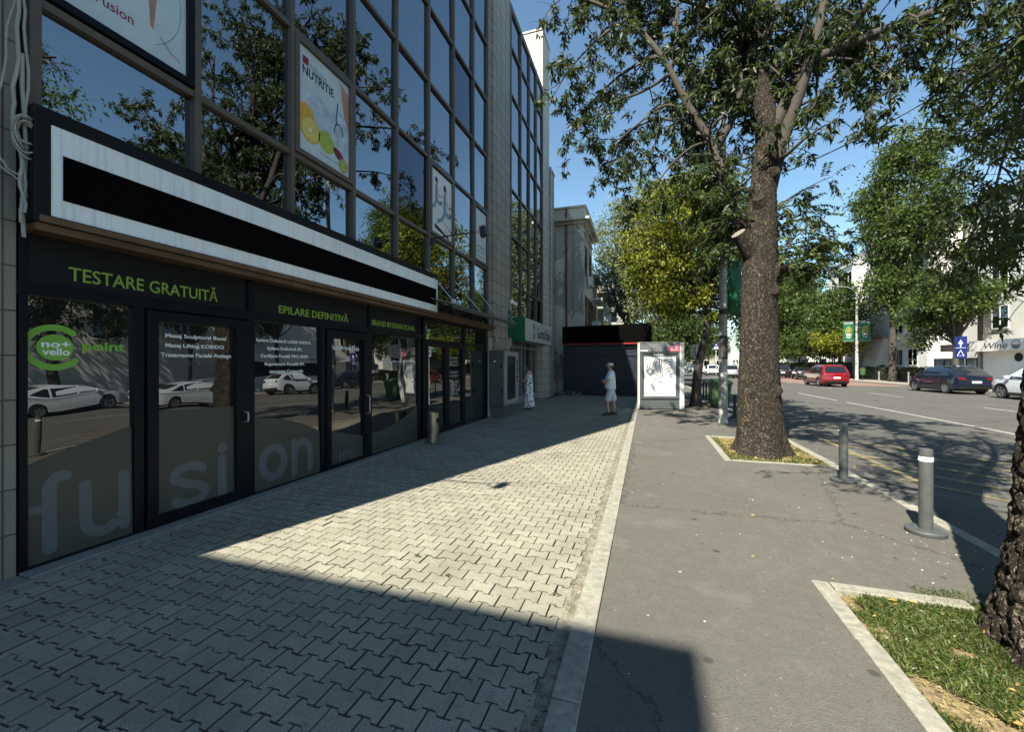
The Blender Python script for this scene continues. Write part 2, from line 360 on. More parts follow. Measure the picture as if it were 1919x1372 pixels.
M['greywall'] = mat('grey_render', (.3, .29, .26), .9, var=.15, scale=1.5, stain=.3, bmp=.01, bscale=20)
M['plaster'] = mat_plaster()
M['rust'] = mat('rusty_metal', (.16, .06, .03), .85, var=.4, scale=14)
M['red'] = mat('red_trim', (.28, .012, .01), .5)
M['navy'] = mat('navy_shutter', (.006, .009, .022), .5, var=.2, scale=3)
M['gbgreen'] = mat('bank_green', (.008, .095, .04), .4, var=.15, scale=4)
M['greyp'] = mat('light_grey_steel', (.3, .31, .31), .45, .2, var=.08)
M['darkgrey'] = mat('dark_grey_steel', (.09, .1, .1), .5, .2, var=.15)
M['binplastic'] = mat('green_bin_plastic', (.045, .1, .035), .5, var=.12, scale=8)
M['concpole'] = mat('weathered_pole', (.36, .36, .34), .8, var=.4, scale=7, bmp=.004, stain=.7)
M['paper'] = mat('old_poster', (.04, .04, .04), .8, var=.5, scale=18)
M['rubber'] = mat('tyre_rubber', (.018, .018, .018), .85)
M['rim'] = mat('alloy_rim', (.35, .35, .36), .3, .8)
M['winglass'] = mat_dark_glass('car_glass', (.01, .013, .016), 1.6)
M['plasticblk'] = mat('black_plastic', (.02, .02, .02), .6)
M['skin'] = mat('skin', (.55, .3, .2), .55, var=.06, scale=12)
M['hair'] = mat('dark_hair', (.04, .025, .015), .7, var=.3, scale=50)
M['roadpaint'] = mat('white_road_paint', (.42, .41, .38), .85, var=.35, scale=22, stain=.85)
M['yellowpaint'] = mat('worn_yellow_paint', (.2, .165, .085), .85, var=.35, scale=10, stain=.9)
M['bluesign'] = mat('blue_sign', (.006, .015, .12), .4)
M['orange'] = mat('orange_print', (.62, .36, .04), .5, var=.2, scale=20)
M['grape'] = mat('dark_red_print', (.2, .015, .03), .5)
M['apple'] = mat('apple_green_print', (.33, .42, .07), .5, var=.2, scale=12)
M['posterbg'] = mat('pale_blue_print', (.5, .6, .64), .35, var=.12, scale=2.5)
M['posterwhite'] = mat('poster_white', (.66, .68, .68), .35, var=.05)
M['skinprint'] = mat('skin_print', (.4, .22, .16), .4, var=.15, scale=6)
M['bluegrey'] = mat('blue_grey_print', (.15, .24, .3), .4, var=.2, scale=10)
M['navyprint'] = mat('navy_print', (.01, .02, .1), .5)
M['pink'] = mat('pink_sticker', (.7, .06, .13), .5)
M['cut'] = mat('sawn_wood', (.2, .18, .15), .9, var=.25, scale=25)
M['barkA'] = mat_bark('bark', (.125, .10, .077), (.44, .375, .28), 24, .5, .28)
M['barkB'] = mat_bark('cracked_bark', (.19, .16, .118), (.52, .46, .35), 24, .6)
M['barkD'] = mat('branch_bark', (.06, .05, .04), .9, var=.4, scale=25, bmp=.01)
M['leafA'] = mat_leaf('dark_leaves', [(.014, .027, .010), (.026, .046, .014), (.045, .07, .02), (.02, .036, .013), (.10, .13, .035)], .24)
M['leafAy'] = mat_leaf('green_leaves', [(.02, .038, .012), (.035, .062, .017), (.07, .11, .026), (.12, .16, .035)], .28)
M['leafY'] = mat_leaf('yellowing_leaves', [(.06, .1, .015), (.2, .24, .025), (.38, .37, .03), (.12, .17, .02), (.4, .33, .04)], .4)
M['leafG'] = mat_leaf('mid_green_leaves', [(.028, .05, .015), (.06, .1, .022), (.13, .18, .035), (.045, .075, .02)], .34)
M['leafP'] = mat_leaf('pale_leaves', [(.12, .14, .07), (.2, .24, .12), (.28, .3, .2), (.15, .2, .05)], .35)
M['grass'] = mat_leaf('grass_blades', [(.035, .06, .012), (.06, .1, .018), (.10, .15, .03), (.2, .19, .07), (.05, .085, .016)], .3)
M['dry'] = mat_leaf('dry_grass', [(.4, .32, .13), (.5, .42, .18), (.33, .25, .1), (.12, .13, .04)], .2)
M['deadleaf'] = mat_leaf('fallen_leaves', [(.3, .17, .05), (.5, .36, .1), (.2, .1, .04), (.42, .4, .33)], .1)

# ---------------------------------------------------------------- ground, pavement, road
struct('ground', MB().box(-400, 900, -300, 900, -.6, -.14), M['soil'])
struct('road', MB().box(2.98, 20.1, -60, 420, -.135, -.12), M['road'])
def rects(mb, x0, x1, y0, y1, holes, z0, z1):
    ys = sorted({y0, y1, *[h[2] for h in holes], *[h[3] for h in holes]}); ys = [y for y in ys if y0 <= y <= y1]
    for a, b in zip(ys, ys[1:]):
        xs = [(h[0], h[1]) for h in holes if h[2] <= a and h[3] >= b]
        c = x0
        for p, q in sorted(xs):
            if p > c: mb.box(c, p, a, b, z0, z1)
            c = q
        if c < x1: mb.box(c, x1, a, b, z0, z1)
P1 = (1.27, 2.84, 7.9, 10.45); P2 = (1.19, 2.84, .6, 3.72); P3 = (1.3, 2.84, 17.2, 19.2)
mb = MB(); rects(mb, -.30, 2.84, -12, 130, [P1, P2, P3], -.2, 0); struct('asphalt_path', mb, M['path'])
mb = MB(); mb.box(-30, -.30, 22.4, 130, -.2, -.003); struct('far_pavement', mb, M['path'])
mb = MB()
for k in range(-14, 140):
    mb.box(2.845, 2.985, k+.005, k+.995, -.2, .004+random.uniform(-.003, .003))
struct('road_kerb', mb, M['kerb'], bevel=.012)
mb = MB(); y = -3
while y < 22.3:
    mb.box(-.445+random.uniform(-.004, .004), -.302, y+.004, y+.996, -.1, .016+random.uniform(-.003, .003)); y += 1
struct('kerb_strip', mb, M['kerb'], bevel=.006)
mb = MB(); nn = 260
mb.add([(x, -3+25.4*j/nn, -.006+.012*noise.noise(Vector((x*9, j*.35, 0)))-(.006 if x < -.54 else 0)) for j in range(nn+1) for x in (-.58, -.53, -.48, -.435)], [(j*4+i, j*4+i+1, j*4+i+5, j*4+i+4) for j in range(nn) for i in range(3)])
struct('gutter_mortar', mb, mat('dirty_mortar', (.2, .185, .145), .95, var=.5, scale=14, bmp=.01, bscale=50, stain=.8), smooth=True)
struct('paving_bed', MB().box(-30, -.5, -12, 22.41, -.1, -.016), M['joint'])
def pavers():
    mb = MB(); Wd, Pt, a, g = .18, .13, .0115, .0026; rnd = random.Random(3)
    rows = int((22.35+1.5)/Pt)
    for r in range(rows):
        yb = -1.5+r*Pt; off = (Wd/2)*(r % 2)
        x = -4.41+off-Wd
        while x < -.54:
            x0, x1 = x, x+Wd; x += Wd
            if x0 < -4.46 or x1 > -.50: 
                if x1 > -.5 and x0 < -.6: x1 = -.515
                elif x0 < -4.46 and x1 > -4.4: x0 = -4.44
                else: continue
            cx, hw = (x0+x1)/2, (x1-x0)/2
            gg = g*rnd.choice((.6, .8, 1, 1, 1.3, 1.9))
            # flange corners long, waist short
            def ring(i, z):
                hx = hw-gg-i; t = a; m = .36*hw; s = .58*hw
                top = [(-hx, Pt/2+t-gg-i), (-s, Pt/2+t-gg-i), (-m, Pt/2-t-gg-i), (m, Pt/2-t-gg-i), (s, Pt/2+t-gg-i), (hx, Pt/2+t-gg-i)]
                bot = [(p, -q) for p, q in top[::-1]]
                return [(cx+p, yb+Pt/2+q, z) for p, q in top[::-1]+bot[::-1]]
            z = rnd.gauss(0, .0011)
            if rnd.random() < .04: z -= .006
            tx, ty = rnd.gauss(0, .005), rnd.gauss(0, .005)
            A = ring(.0028, z); B = ring(0, z-.004); D = ring(0, -.03)
            ti = lambda L: [(p[0], p[1], p[2]+(p[0]-cx)*tx+(p[1]-yb-Pt/2)*ty) for p in L]
            A, B = ti(A), ti(B); n = 12
            mb.add(A+B+D, [tuple(range(n))]+[(i, n+i, n+(i+1) % n, (i+1) % n) for i in range(n)]+[(n+i, 2*n+i, 2*n+(i+1) % n, n+(i+1) % n) for i in range(n)])
    struct('pavement', mb, M['paver'])
pavers()
# pit edging stones and pit floors
for P in (P1, P2, P3):
    mb = MB(); w = .11
    y = P[2]
    while y < P[3]-.01:
        y2 = min(y+.8, P[3]); mb.box(P[0]-w+.11, P[0]+.11, y+.004, y2-.004, -.15, .010+random.uniform(-.004, .006)); y = y2
    x = P[0]+.115
    while x < P[1]-.01:
        x2 = min(x+.8, P[1]-.002)
        if P is P1: mb.box(x+.004, x2-.004, P[2]+.002, P[2]+.09, -.15, .01)
        if not (P is P2 and x > 1.9): mb.box(x+.004, x2-.004, P[3]-.11, P[3]-.002, -.15, .012+random.uniform(-.003, .006))
        x = x2
    struct('pit_kerb', mb, M['kerb'], bevel=.006)
def soil(name, P, seed):
    mb = MB(); nx, ny = 30, 50; vs = []
    for j in range(ny+1):
        for i in range(nx+1):
            x = P[0]+.09+(P[1]-P[0]-.09)*i/nx; y = P[2]+(P[3]-P[2])*j/ny
            vs.append((x, y, -.025+.03*noise.noise(Vector((x*3, y*3, seed)))+.012*noise.noise(Vector((x*14, y*14, seed)))))
    mb.add(vs, [(j*(nx+1)+i, j*(nx+1)+i+1, (j+1)*(nx+1)+i+1, (j+1)*(nx+1)+i) for j in range(ny) for i in range(nx)])
    struct(name, mb, M['soil'], smooth=True)
for i, P in enumerate((P1, P2, P3)): soil('pit_soil', P, i)
# far side of the road
mb = MB()
for k in range(-10, 130): mb.box(19.96, 20.1, k+.005, k+.995, -.2, .02)
struct('far_kerb', mb, M['kerb'], bevel=.01)
struct('far_sidewalk', MB().box(20.102, 60, -20, 300, -.2, .0), mat('far_pavement_concrete', (.27, .24, .19), .9, var=.3, scale=3, stain=.5))
# markings, 4 mm above the road
def dash(mb, x, y0, y1, w=.095, dx=0):
    mb.add([(x-w/2, y0, -.116), (x+w/2, y0, -.116), (x+w/2+dx, y1, -.116), (x-w/2+dx, y1, -.116)], [(0, 1, 2, 3)])
mb = MB()
for y0, y1 in ((12.5, 23.2), (24.2, 29.8), (33, 38.5), (42, 47.5), (51, 56.5), (60, 66), (70, 76)): dash(mb, 8.85, y0, y1)
for y0, y1 in ((9.6, 13.1), (18.6, 22.1), (27.6, 31.1), (36.6, 40.1), (45.6, 49.1), (54.6, 58)): dash(mb, 13.1, y0, y1)
for k in range(9): dash(mb, 4.2+k*1.05, 88, 92, .5)
dash(mb, 6.6, 5.0, 5.9, .14, .5)
struct('road_marking', mb, M['roadpaint'])
mb = MB()
for x0, y0, x1, y1, w in ((3.9, 7.6, 3.95, 12.2, .11), (3.75, 8.9, 5.3, 7.2, .14), (3.8, 9.9, 5.9, 7.7, .14), (4.0, 10.9, 6.4, 8.3, .14), (4.6, 11.3, 6.9, 8.9, .14), (3.7, 7.9, 4.7, 6.8, .14), (5.6, 6.2, 7.2, 9.6, .11)):
    d = Vector((x1-x0, y1-y0)).normalized(); q = Vector((-d.y, d.x))*w/2
    mb.add([(x0+q.x, y0+q.y, -.116), (x0-q.x, y0-q.y, -.116), (x1-q.x, y1-q.y, -.116), (x1+q.x, y1+q.y, -.116)], [(0, 1, 2, 3)])
    for v in range(len(mb.v)-4, len(mb.v)): mb.v[v] = (mb.v[v][0], mb.v[v][1], -.1165+.0004*(len(mb.v)//4))
struct('yellow_marking', mb, M['yellowpaint'])
mb = MB(); mb.add([(3.3, 44, -.1155), (20, 44, -.1155), (20, 60, -.1155), (3.3, 60, -.1155)], [(0, 1, 2, 3)])
struct('red_surfacing', MB().add([(13.4, 41, -.1158), (19.9, 41, -.1158), (19.9, 70, -.1158), (13.4, 70, -.1158)], [(0, 1, 2, 3)]), mat('worn_red_asphalt', (.2, .12, .1), .9, var=.2))

# ---------------------------------------------------------------- the glass office building
OB = thing('glass_office_building', 'long office building with mirrored glass grid and stone clad pillars over dark shopfronts', 'building', (FX, 1.9, 0))
TOP = 14.9
mb = MB(); mb.box(-20, FX-.14, 1.86, 11.84, 0, TOP-.2); mb.box(-20, FX-.14, 14.04, 18.9, 3.0, TOP-.2); mb.box(-20, FX-.5, 14.04, 18.9, 0, 3.0)
build('core_wall', mb, M['black'], OB)
mb = MB(); mb.box(-20, FX, -.34, 1.87, 0, TOP); build('corner_pillar', mb, M['tile'], OB)
mb = MB(); mb.box(-20, FX+.02, 12.34, 14.04, 0, TOP); mb.box(-20, FX-.06, 11.83, 12.34, 2.5, TOP); build('pilaster', mb, M['tile2'], OB)
mb = MB(); mb.box(-19, FX+.02, 18.88, 20.25, 0, 14.6); mb.box(-5.75, FX+.02, 18.88, 20.25, 14.6, 17.3); mb.box(-5.8, FX+.06, 18.84, 20.3, 17.3, 17.38)
build('stair_tower', mb, M['tilew'], OB)
mb = MB(); mb.box(-19, FX+.06, 20.25, 21.2, 0, 11.4); mb.box(-19, FX+.1, 20.25, 21.24, 11.4, 11.5); build('end_wall', mb, M['tile2'], OB)
mb = MB(); mb.box(-20, FX+.03, 1.87, 11.83, TOP-.2, TOP+.02); mb.box(-20, FX+.03, 14.04, 18.88, 14.45, 14.6); build('parapet', mb, M['frame'], OB)
mb = MB(); mb.cyl(FX+.09, 20.28, 3.0, 11.5, .05, n=10); build('downpipe', mb, M['tilew'], OB)
# curtain wall grid
YS = [1.96, 3.21, 4.47, 5.72, 6.97, 8.22, 9.47, 10.72, 11.80]; ZS = [2.86, 4.55, 6.28, 7.97, 9.68, 11.4, 13.1, 14.7]
Y2 = [14.10, 15.33, 16.55, 17.68, 18.82]; Z2 = [3.1, 4.55, 6.28, 7.97, 9.68, 11.4, 13.1, 14.4]
def grid(ys, zs, x=FX):
    mb = MB()
    for i, y in enumerate(ys): mb.box(x-.14, x+.05, y-.035, y+.035, zs[0]-.05, zs[-1]+.04)
    for z in zs: 
        for a, b in zip(ys, ys[1:]): mb.box(x-.12, x+.035, a+.0351, b-.0351, z-.035, z+.035)
    return mb
build('mullion_grid', grid(YS, ZS), M['frame'], OB, bevel=.004); build('mullion_grid', grid(Y2, Z2), M['frame'], OB, bevel=.004)
rg = random.Random(11)
darkp = {(4, 1), (6, 3)}
def pane(parent, y0, y1, z0, z1, m, tilt=.25, name='glazing', x=FX-.02, tz=0, ty=None):
    # one pane, leaning a fraction of a degree as real glazing does
    a = math.radians(rg.gauss(0, tilt)); b = math.radians(rg.gauss(tz, tilt) if ty is None else ty)
    yc, zc = (y0+y1)/2, (z0+z1)/2; vs = []
    for yy, zz in ((y0, z0), (y1, z0), (y1, z1), (y0, z1)):
        xx = x+(yy-yc)*math.tan(a)-(zz-zc)*math.tan(b)
        vs.append((xx, yy, zz))
    mb = MB(); mb.add(vs+[(v[0]-.012, v[1], v[2]) for v in vs], [(0, 1, 2, 3), (7, 6, 5, 4), (0, 4, 5, 1), (1, 5, 6, 2), (2, 6, 7, 3), (3, 7, 4, 0)])
    return build(name, mb, m, parent)
for i in range(8):
    for j in range(7):
        m = M['mirror2'] if (i, j) in darkp else M['mirror']
        pane(OB, YS[i]+.03, YS[i+1]-.03, ZS[j]+.03, ZS[j+1]-.03, m, .3 if (i+j) % 3 else .55)
for i in range(4):
    for j in range(7): pane(OB, Y2[i]+.03, Y2[i+1]-.03, Z2[j]+.03, Z2[j+1]-.03, M['mirror'], .3)
# opening frames behind the posters
def sash(y0, y1, z0, z1, w=.07):
    mb = MB(); mb.box(FX-.01, FX+.06, y0, y1, z0, z0+w); mb.box(FX-.01, FX+.06, y0, y1, z1-w, z1); mb.box(FX-.01, FX+.06, y0, y0+w, z0+w, z1-w); mb.box(FX-.01, FX+.06, y1-w, y1, z0+w, z1-w)
    return mb
for a, b, c, d in ((2.0, 3.17, 4.6, 6.24), (4.51, 5.68, 4.6, 6.24), (8.26, 9.43, 4.6, 6.24), (10.76, 11.76, 4.6, 6.24)):
    build('sash_frame', sash(a, b, c, d), M['dark'] if a < 3 else M['frame'], OB, bevel=.004)
# brown ledge and soffit over the shops
mb = MB(); mb.box(FX-.02, FX+.24, 1.9, 11.95, 2.75, 2.80); mb.box(FX-.02, FX+.19, 1.9, 11.95, 2.69, 2.747); build('soffit', mb, M['brown'], OB)
# shopfront
def frame_rect(mb, y0, y1, z0, z1, wl_, wr, wt, wb, x0=FX-.08, x1=FX+.02):
    mb.box(x0, x1, y0, y0+wl_, z0, z1); mb.box(x0, x1, y1-wr, y1, z0, z1)
    mb.box(x0, x1, y0+wl_, y1-wr, z1-wt, z1); mb.box(x0, x1, y0+wl_, y1-wr, z0, z0+wb)
mb = MB()
mb.box(FX-.1, FX+.01, 1.87, 11.84, .0, .045)
mb.box(FX-.1, FX+.012, 1.87, 8.02, 2.2, 2.30)
for y in (1.88, 2.64, 3.83, 5.02, 6.14, 7.80): mb.box(FX-.1, FX+.015, y, y+.085 if y > 1.9 else y+.05, .046, 2.68 if y in (1.88, 3.83, 6.14, 7.80) else 2.199)
mb.box(FX-.1, FX+.02, 8.0, 8.1, .046, 2.68); mb.box(FX-.1, FX+.02, 10.1, 10.2, .046, 2.68); mb.box(FX-.1, FX+.02, 11.62, 11.84, .046, 2.68)
for a, b in ((8.1, 10.1), (10.2, 11.62)): mb.box(FX-.09, FX+.01, a, b, 2.16, 2.22); mb.box(FX-.09, FX+.01, a, b, 2.62, 2.68)
build('shopfront_frame', mb, M['dark'], OB, bevel=.004)
mb = MB()
for a, b in ((1.93, 3.83), (3.915, 6.14), (6.225, 7.80)): mb.box(FX-.06, FX-.012, a, b, 2.3, 2.69)
build('fascia_panel', mb, M['black'], OB)
SG = M['shopglass']
BL = -0.85  # shop panes lean back a little
shop = []
sp = pane(OB, 1.93, 2.64, .046, 2.2, SG, .1, 'shop_window', FX-.02, ty=BL*-1); shop.append(sp)
# doors: frame, pane, handle
def door(y0, y1, z1, inner, handle=None, name='door', zb=.05):
    mb = MB(); frame_rect(mb, y0+.01, y1-.01, zb, z1, inner[0], inner[1], inner[2], inner[3], FX-.06, FX+.035)
    d = build(name, mb, M['dark'], OB, bevel=.004)
    pane(d, y0+inner[0], y1-inner[1], zb+inner[3], z1-inner[2], SG, .1, 'door_glass', FX-.015, ty=.7)
    if handle:
        h = MB(); yy, za, zb2 = handle; h.tube([(FX+.03, yy, za), (FX+.09, yy, za+.01), (FX+.095, yy, za+.04), (FX+.095, yy, zb2-.04), (FX+.09, yy, zb2-.01), (FX+.03, yy, zb2)], .011, 8)
        build('handle', h, M['steel'], d, smooth=True)
    return d
door(2.73, 3.83, 2.18, (.10, .16, .1, .10), (3.76, .96, 1.08))
pane(OB, 3.915, 5.02, .046, 2.2, SG, .1, 'shop_window', ty=.8)
door(5.11, 6.14, 2.18, (.10, .13, .12, .04), (6.06, .8, 1.12))
pane(OB, 6.225, 7.80, .046, 2.2, SG, .1, 'shop_window', ty=.5)
door(8.1, 9.12, 2.15, (.09, .09, .09, .12)); door(9.12, 10.1, 2.15, (.09, .09, .09, .12), (9.24, .75, 1.25))
pane(OB, 10.2, 11.62, .046, 2.16, SG, .1, 'shop_window', ty=.2)
pane(OB, 8.1, 10.1, 2.22, 2.62, SG, .1, 'shop_window', ty=-.5); pane(OB, 10.2, 11.62, 2.22, 2.62, SG, .1, 'shop_window', ty=-.3)
# frosted films with curved upper edges, 4 mm proud of the glass
TILT = [(1.88, 2.66, .85, 1.123), (2.7, 3.85, .7, 1.115), (3.9, 5.04, .8, 1.123), (5.08, 6.16, .7, 1.1), (6.2, 7.82, .5, 1.123), (8.1, 10.1, .7, 1.1)]
def lay(o):
    w0 = wl(o.parent) if o.parent else Vector((0, 0, 0)); me = o.data
    for v in me.vertices:
        Y = v.co.y+w0.y; Z = v.co.z+w0.z
        for a, b, ty, zc in TILT:
            if a <= Y <= b:
                x0_ = -.02 if ty != .7 else -.015
                d = v.co.x+w0.x-(FX+.012); v.co.x = FX+x0_+.0025+d-(Z-zc)*math.tan(math.radians(ty))-w0.x; break
    return o
_text = text
def film(y0, y1, curve, zb=.05, m='film', x=FX+.012):
    top = [(y0+(y1-y0)*k/16, 0) for k in range(17)]
    top = [(y, curve((y-y0)/(y1-y0))) for y, _ in top]
    mb = MB(); mb.prism([(y0, zb), (y1, zb)]+top[::-1], x, x+.002); return lay(build('frosted_film', mb, M[m], OB))
film(1.935, 2.635, lambda t: .845+.215*t**.85)
film(2.835, 3.665, lambda t: 1.19-.04*t)
film(3.92, 5.015, lambda t: .97-.02*t-.30*t*t)
film(5.215, 6.0, lambda t: .62-.2*t)
film(6.23, 7.795, lambda t: .42+.02*t+.36*t**2.2)
# big rounded letters on the film:  f u s i o n
def arc(cx, cz, rx, rz, a0, a1, n=14): return [(cx+rx*math.cos(math.radians(a0+(a1-a0)*k/n)), cz+rz*math.sin(math.radians(a0+(a1-a0)*k/n))) for k in range(n+1)]
def letters():
    x0, x1 = FX+.0135, FX+.0165; w = .075
    def fin(mb): lay(build('film_letter', mb, M['filmletter'], OB))
    mb = MB(); mb.stroke([(2.06, .14)]+[(2.06, .58)]+arc(2.14, .62, .08, .10, 180, 75), .09, x0, x1); mb.stroke([(1.965, .48), (2.06, .48)], .06, x0, x1-.0003); fin(mb)
    mb = MB(); mb.stroke([(2.29, .60)]+arc(2.41, .29, .12, .13, 180, 330), .09, x0, x1); mb.stroke([(2.57, .62), (2.57, .16)], .09, x0, x1-.0003); mb.stroke([(2.41, .16), (2.5, .2), (2.56, .3)], .075, x0, x1-.0006); fin(mb)
    mb = MB(); mb.stroke(arc(3.15, .48, .15, .085, 20, 215, 16)[0:]+[(3.12, .385), (3.2, .36)]+arc(3.16, .26, .155, .09, 40, -155, 16), w+.018, x0, x1); fin(mb)
    mb = MB(); mb.stroke([(3.51, .16), (3.51, .56)], .105, x0, x1)
    mb.prism([(3.51+.058*math.cos(t), .69+.058*math.sin(t)) for t in [2*math.pi*k/20 for k in range(20)]], x0, x1); fin(mb)
    mb = MB(); mb.stroke(arc(4.205, .37, .165, .19, 0, 360, 30), .105, x0, x1); fin(mb)
    mb = MB(); mb.stroke([(4.54, .15), (4.54, .57)], .1, x0, x1); mb.stroke([(4.54, .37)]+arc(4.69, .40, .13, .155, 170, 0)+[(4.82, .16)], .1, x0, x1-.0003); fin(mb)
letters()
lay(text('IPL', OB, M['filmletter'], 5.42, 5.78, .1, .27, FX+.0145, bold=.012))
lay(text('LASER DIODA', OB, M['filmdark'], 6.3, 7.74, .1, .28, FX+.0145))
text('TESTARE GRATUITĂ', OB, M['letgreen'], 2.18, 3.46, 2.36, 2.52, FX-.011, bold=.008, depth=.006)
text('EPILARE DEFINITIVĂ', OB, M['letgreen'], 4.29, 5.63, 2.335, 2.475, FX-.011, bold=.006, depth=.006)
text('BRAND INTERNATIONAL', OB, M['letgreen'], 6.25, 7.70, 2.35, 2.45, FX-.011, bold=.004, depth=.006)
for s, a, b, z in (('Masaj Sculptural Bucal', 2.93, 3.57, 1.93), ('Masaj Lifting KOBIDO', 2.93, 3.545, 1.83), ('Tratamente Faciale Antiage', 2.885, 3.63, 1.73)):
    lay(text(s, OB, M['white'], a, b, z-.016, z+.038, FX+.012, bold=.014))
for s, a, b, z in (('Epilare Definitivă LASER DIODA', 3.97, 4.86, 1.945), ('Epilare Definitivă IPL', 4.13, 4.70, 1.845), ('Curățare Facială PRO SKIN', 4.03, 4.80, 1.745), ('Rejuvenare Facială IPL', 4.09, 4.74, 1.64), ('atamente Corporale', 4.16, 4.71, 1.54)):
    lay(text(s, OB, M['white'], a, b, z-.018, z+.04, FX+.012, bold=.012))
lay(text('no+vello', OB, M['white'], 5.26, 5.92, 1.875, 1.96, FX+.0125, bold=.01))
lay(text('Epilare  Metodă inovatoare  Tratamente', OB, M['white'], 6.5, 7.72, 1.685, 1.725, FX+.012, bold=.01))
# round logo on the first window
mb = MB(); x0, x1 = FX+.012, FX+.016
mb.stroke(arc(2.10, 1.79, .175, .165, 48, 318, 40), .05, x0, x1)
lay(build('logo_ring', mb, M['green'], OB))
mb = MB(); mb.prism([(2.105+.115*math.cos(t), 1.79+.108*math.sin(t)) for t in [2*math.pi*k/36 for k in range(36)]], x0, x1); lay(build('logo_disc', mb, M['green'], OB))
lay(text('no+', OB, M['white'], 2.02, 2.20, 1.79, 1.84, x1+.0005, bold=.03, depth=.001)); lay(text('vello', OB, M['white'], 2.025, 2.195, 1.725, 1.785, x1+.0005, bold=.02, depth=.001))
lay(text('point', OB, M['green'], 2.275, 2.59, 1.745, 1.85, x0, bold=.03))
mb = MB(); mb.prism([(8.33+.09*math.cos(t), 1.9+.09*math.sin(t)) for t in [2*math.pi*k/24 for k in range(24)]], FX+.012, FX+.014); lay(build('round_sticker', mb, M['white'], OB))
lay(text('10-18', OB, M['black'], 8.28, 8.38, 1.87, 1.93, FX+.0145))
mb = MB()
for k, z in enumerate((1.78, 1.69, 1.6, 1.42, 1.33, 1.15, 1.06, .88)): mb.box(FX+.012, FX+.014, 9.32+.02*(k % 2), 9.78, z, z+.06)
lay(build('notice_strips', mb, mat('dim_white_print', (.16, .17, .17), .6), OB))
# step and sill
mb = MB(); y = 1.88
while y < 11.9: mb.box(FX-.02, -4.47, y+.002, min(y+.6, 11.95)-.002, -.05, .028); y += .6
build('threshold', mb, M['sill'], OB, bevel=.004)
mb = MB(); mb.box(-4.48, -4.43, -.4, 14.1, -.06, .012); mb.box(-4.64, -4.48, -.4, 1.87, -.06, .012); build('kerb_mortar', mb, M['sill'], OB)
mb = MB(); mb.box(FX-.02, FX+.03, 11.86, 12.2, .03, 2.5); build('white_jamb', mb, mat('peeling_white_jamb', (.36, .38, .38), .7, var=.3, scale=5, stain=.6), OB)
# entrance: interior plant, curtain behind the last pane are reflections only; bank front of the second section
BX = FX-.35
mb = MB(); mb.box(BX-.1, BX, 14.06, 18.86, .05, 3.0); build('bank_front', mb, M['darkgrey'], OB)
mb = MB()
for y in (14.1, 15.3, 16.5, 17.0, 18.0, 18.78): mb.box(BX, BX+.07, y, y+.07, .05, 2.95)
mb.box(BX, BX+.065, 14.06, 18.86, 2.3, 2.38); mb.box(BX, BX+.065, 14.06, 18.86, .05, .35)
build('bank_frame', mb, M['greyp'], OB)
pane(OB, 16.58, 18.76, .36, 2.3, SG, .1, 'bank_window', BX+.03)
mb = MB(); mb.box(BX-.02, FX, 14.06, 18.86, 3.0, 3.08); build('porch_ceiling', mb, M['black'], OB)
mb = MB(); mb.box(BX, FX+.25, 14.05, 18.9, -.04, .10); mb.box(FX+.25, FX+.55, 14.3, 18.9, -.04, .04); build('bank_step', mb, M['sill'], OB, bevel=.01)
# green quarter-round cash machine surround
mb = MB(); mb.prism([(14.1, 1.1), (14.1, 2.16)]+[(14.1+1.15*math.cos(math.radians(t)), 2.16-1.06*math.sin(math.radians(t))) for t in range(0, 90, 6)], FX-.14, FX-.06)
atm = build('cash_machine_surround', mb, M['gbgreen'], OB)
text('ATM', atm, M['white'], 14.5, 14.98, 1.99, 2.09, FX-.059, bold=.02)
mb = MB()
for k in range(4):
    a = math.radians(45+90*k); mb.prism([(14.72+.075*math.cos(a)+.055*math.cos(t), 1.8+.07*math.sin(a)+.05*math.sin(t)) for t in [2*math.pi*q/12 for q in range(12)]], FX-.0595, FX-.056)
build('clover_mark', mb, M['white'], atm)

build('machine_body', MB().box(BX+.05, FX-.061, 14.12, 15.0, .3, 1.08).box(BX+.05, FX-.2, 14.12, 15.0, 1.08, 1.9), M['darkgrey'], atm, bevel=.01)
# neighbouring block behind the photographer: its shadow falls over the near pavement
mb = MB(); HN = 10.0; kk = HN/math.tan(SUN_EL); xe, ye = .28-math.sin(math.radians(18.36))*kk, 2.62-math.cos(math.radians(18.36))*kk
mb.box(-16, xe, ye-14, ye, -.1, HN); nb = build('wall', mb, M['greywall'], thing('neighbouring_block', 'grey rendered block behind the photographer casting the near shadow', 'building', (xe, ye, 0)))
NB = nb.parent
mb = MB()
for i in range(4):
    for j in range(3): mb.box(xe-3-i*3, xe-1.5-i*3, ye, ye+.05, 1.2+j*3, 2.8+j*3)
build('window', mb, M['mirror2'], NB)

# ---------------------------------------------------------------- things on the facade
t = thing('sign_box', 'long white sign box with a wide black band in a black frame above the shopfronts', 'sign', (-4.3, 1.8, 2.7))
mb = MB(); X1 = -4.42
mb.box(FX+.04, X1-.02, 1.875, 8.28, 2.75, 3.64); mb.box(X1-.02, X1+.006, 1.875, 1.97, 2.75, 3.64); mb.box(X1-.02, X1+.006, 1.97, 8.28, 2.75, 2.81); mb.box(X1-.02, X1+.006, 1.97, 8.25, 3.525, 3.64)
build('box_frame', mb, M['black'], t, bevel=.006)
build('sign_face', MB().box(X1-.019, X1, 1.971, 8.265, 2.812, 3.523), M['lightbox'], t)
build('black_band', MB().box(X1-.001, X1+.006, 2.04, 8.19, 2.955, 3.31), M['blackbar'], t)
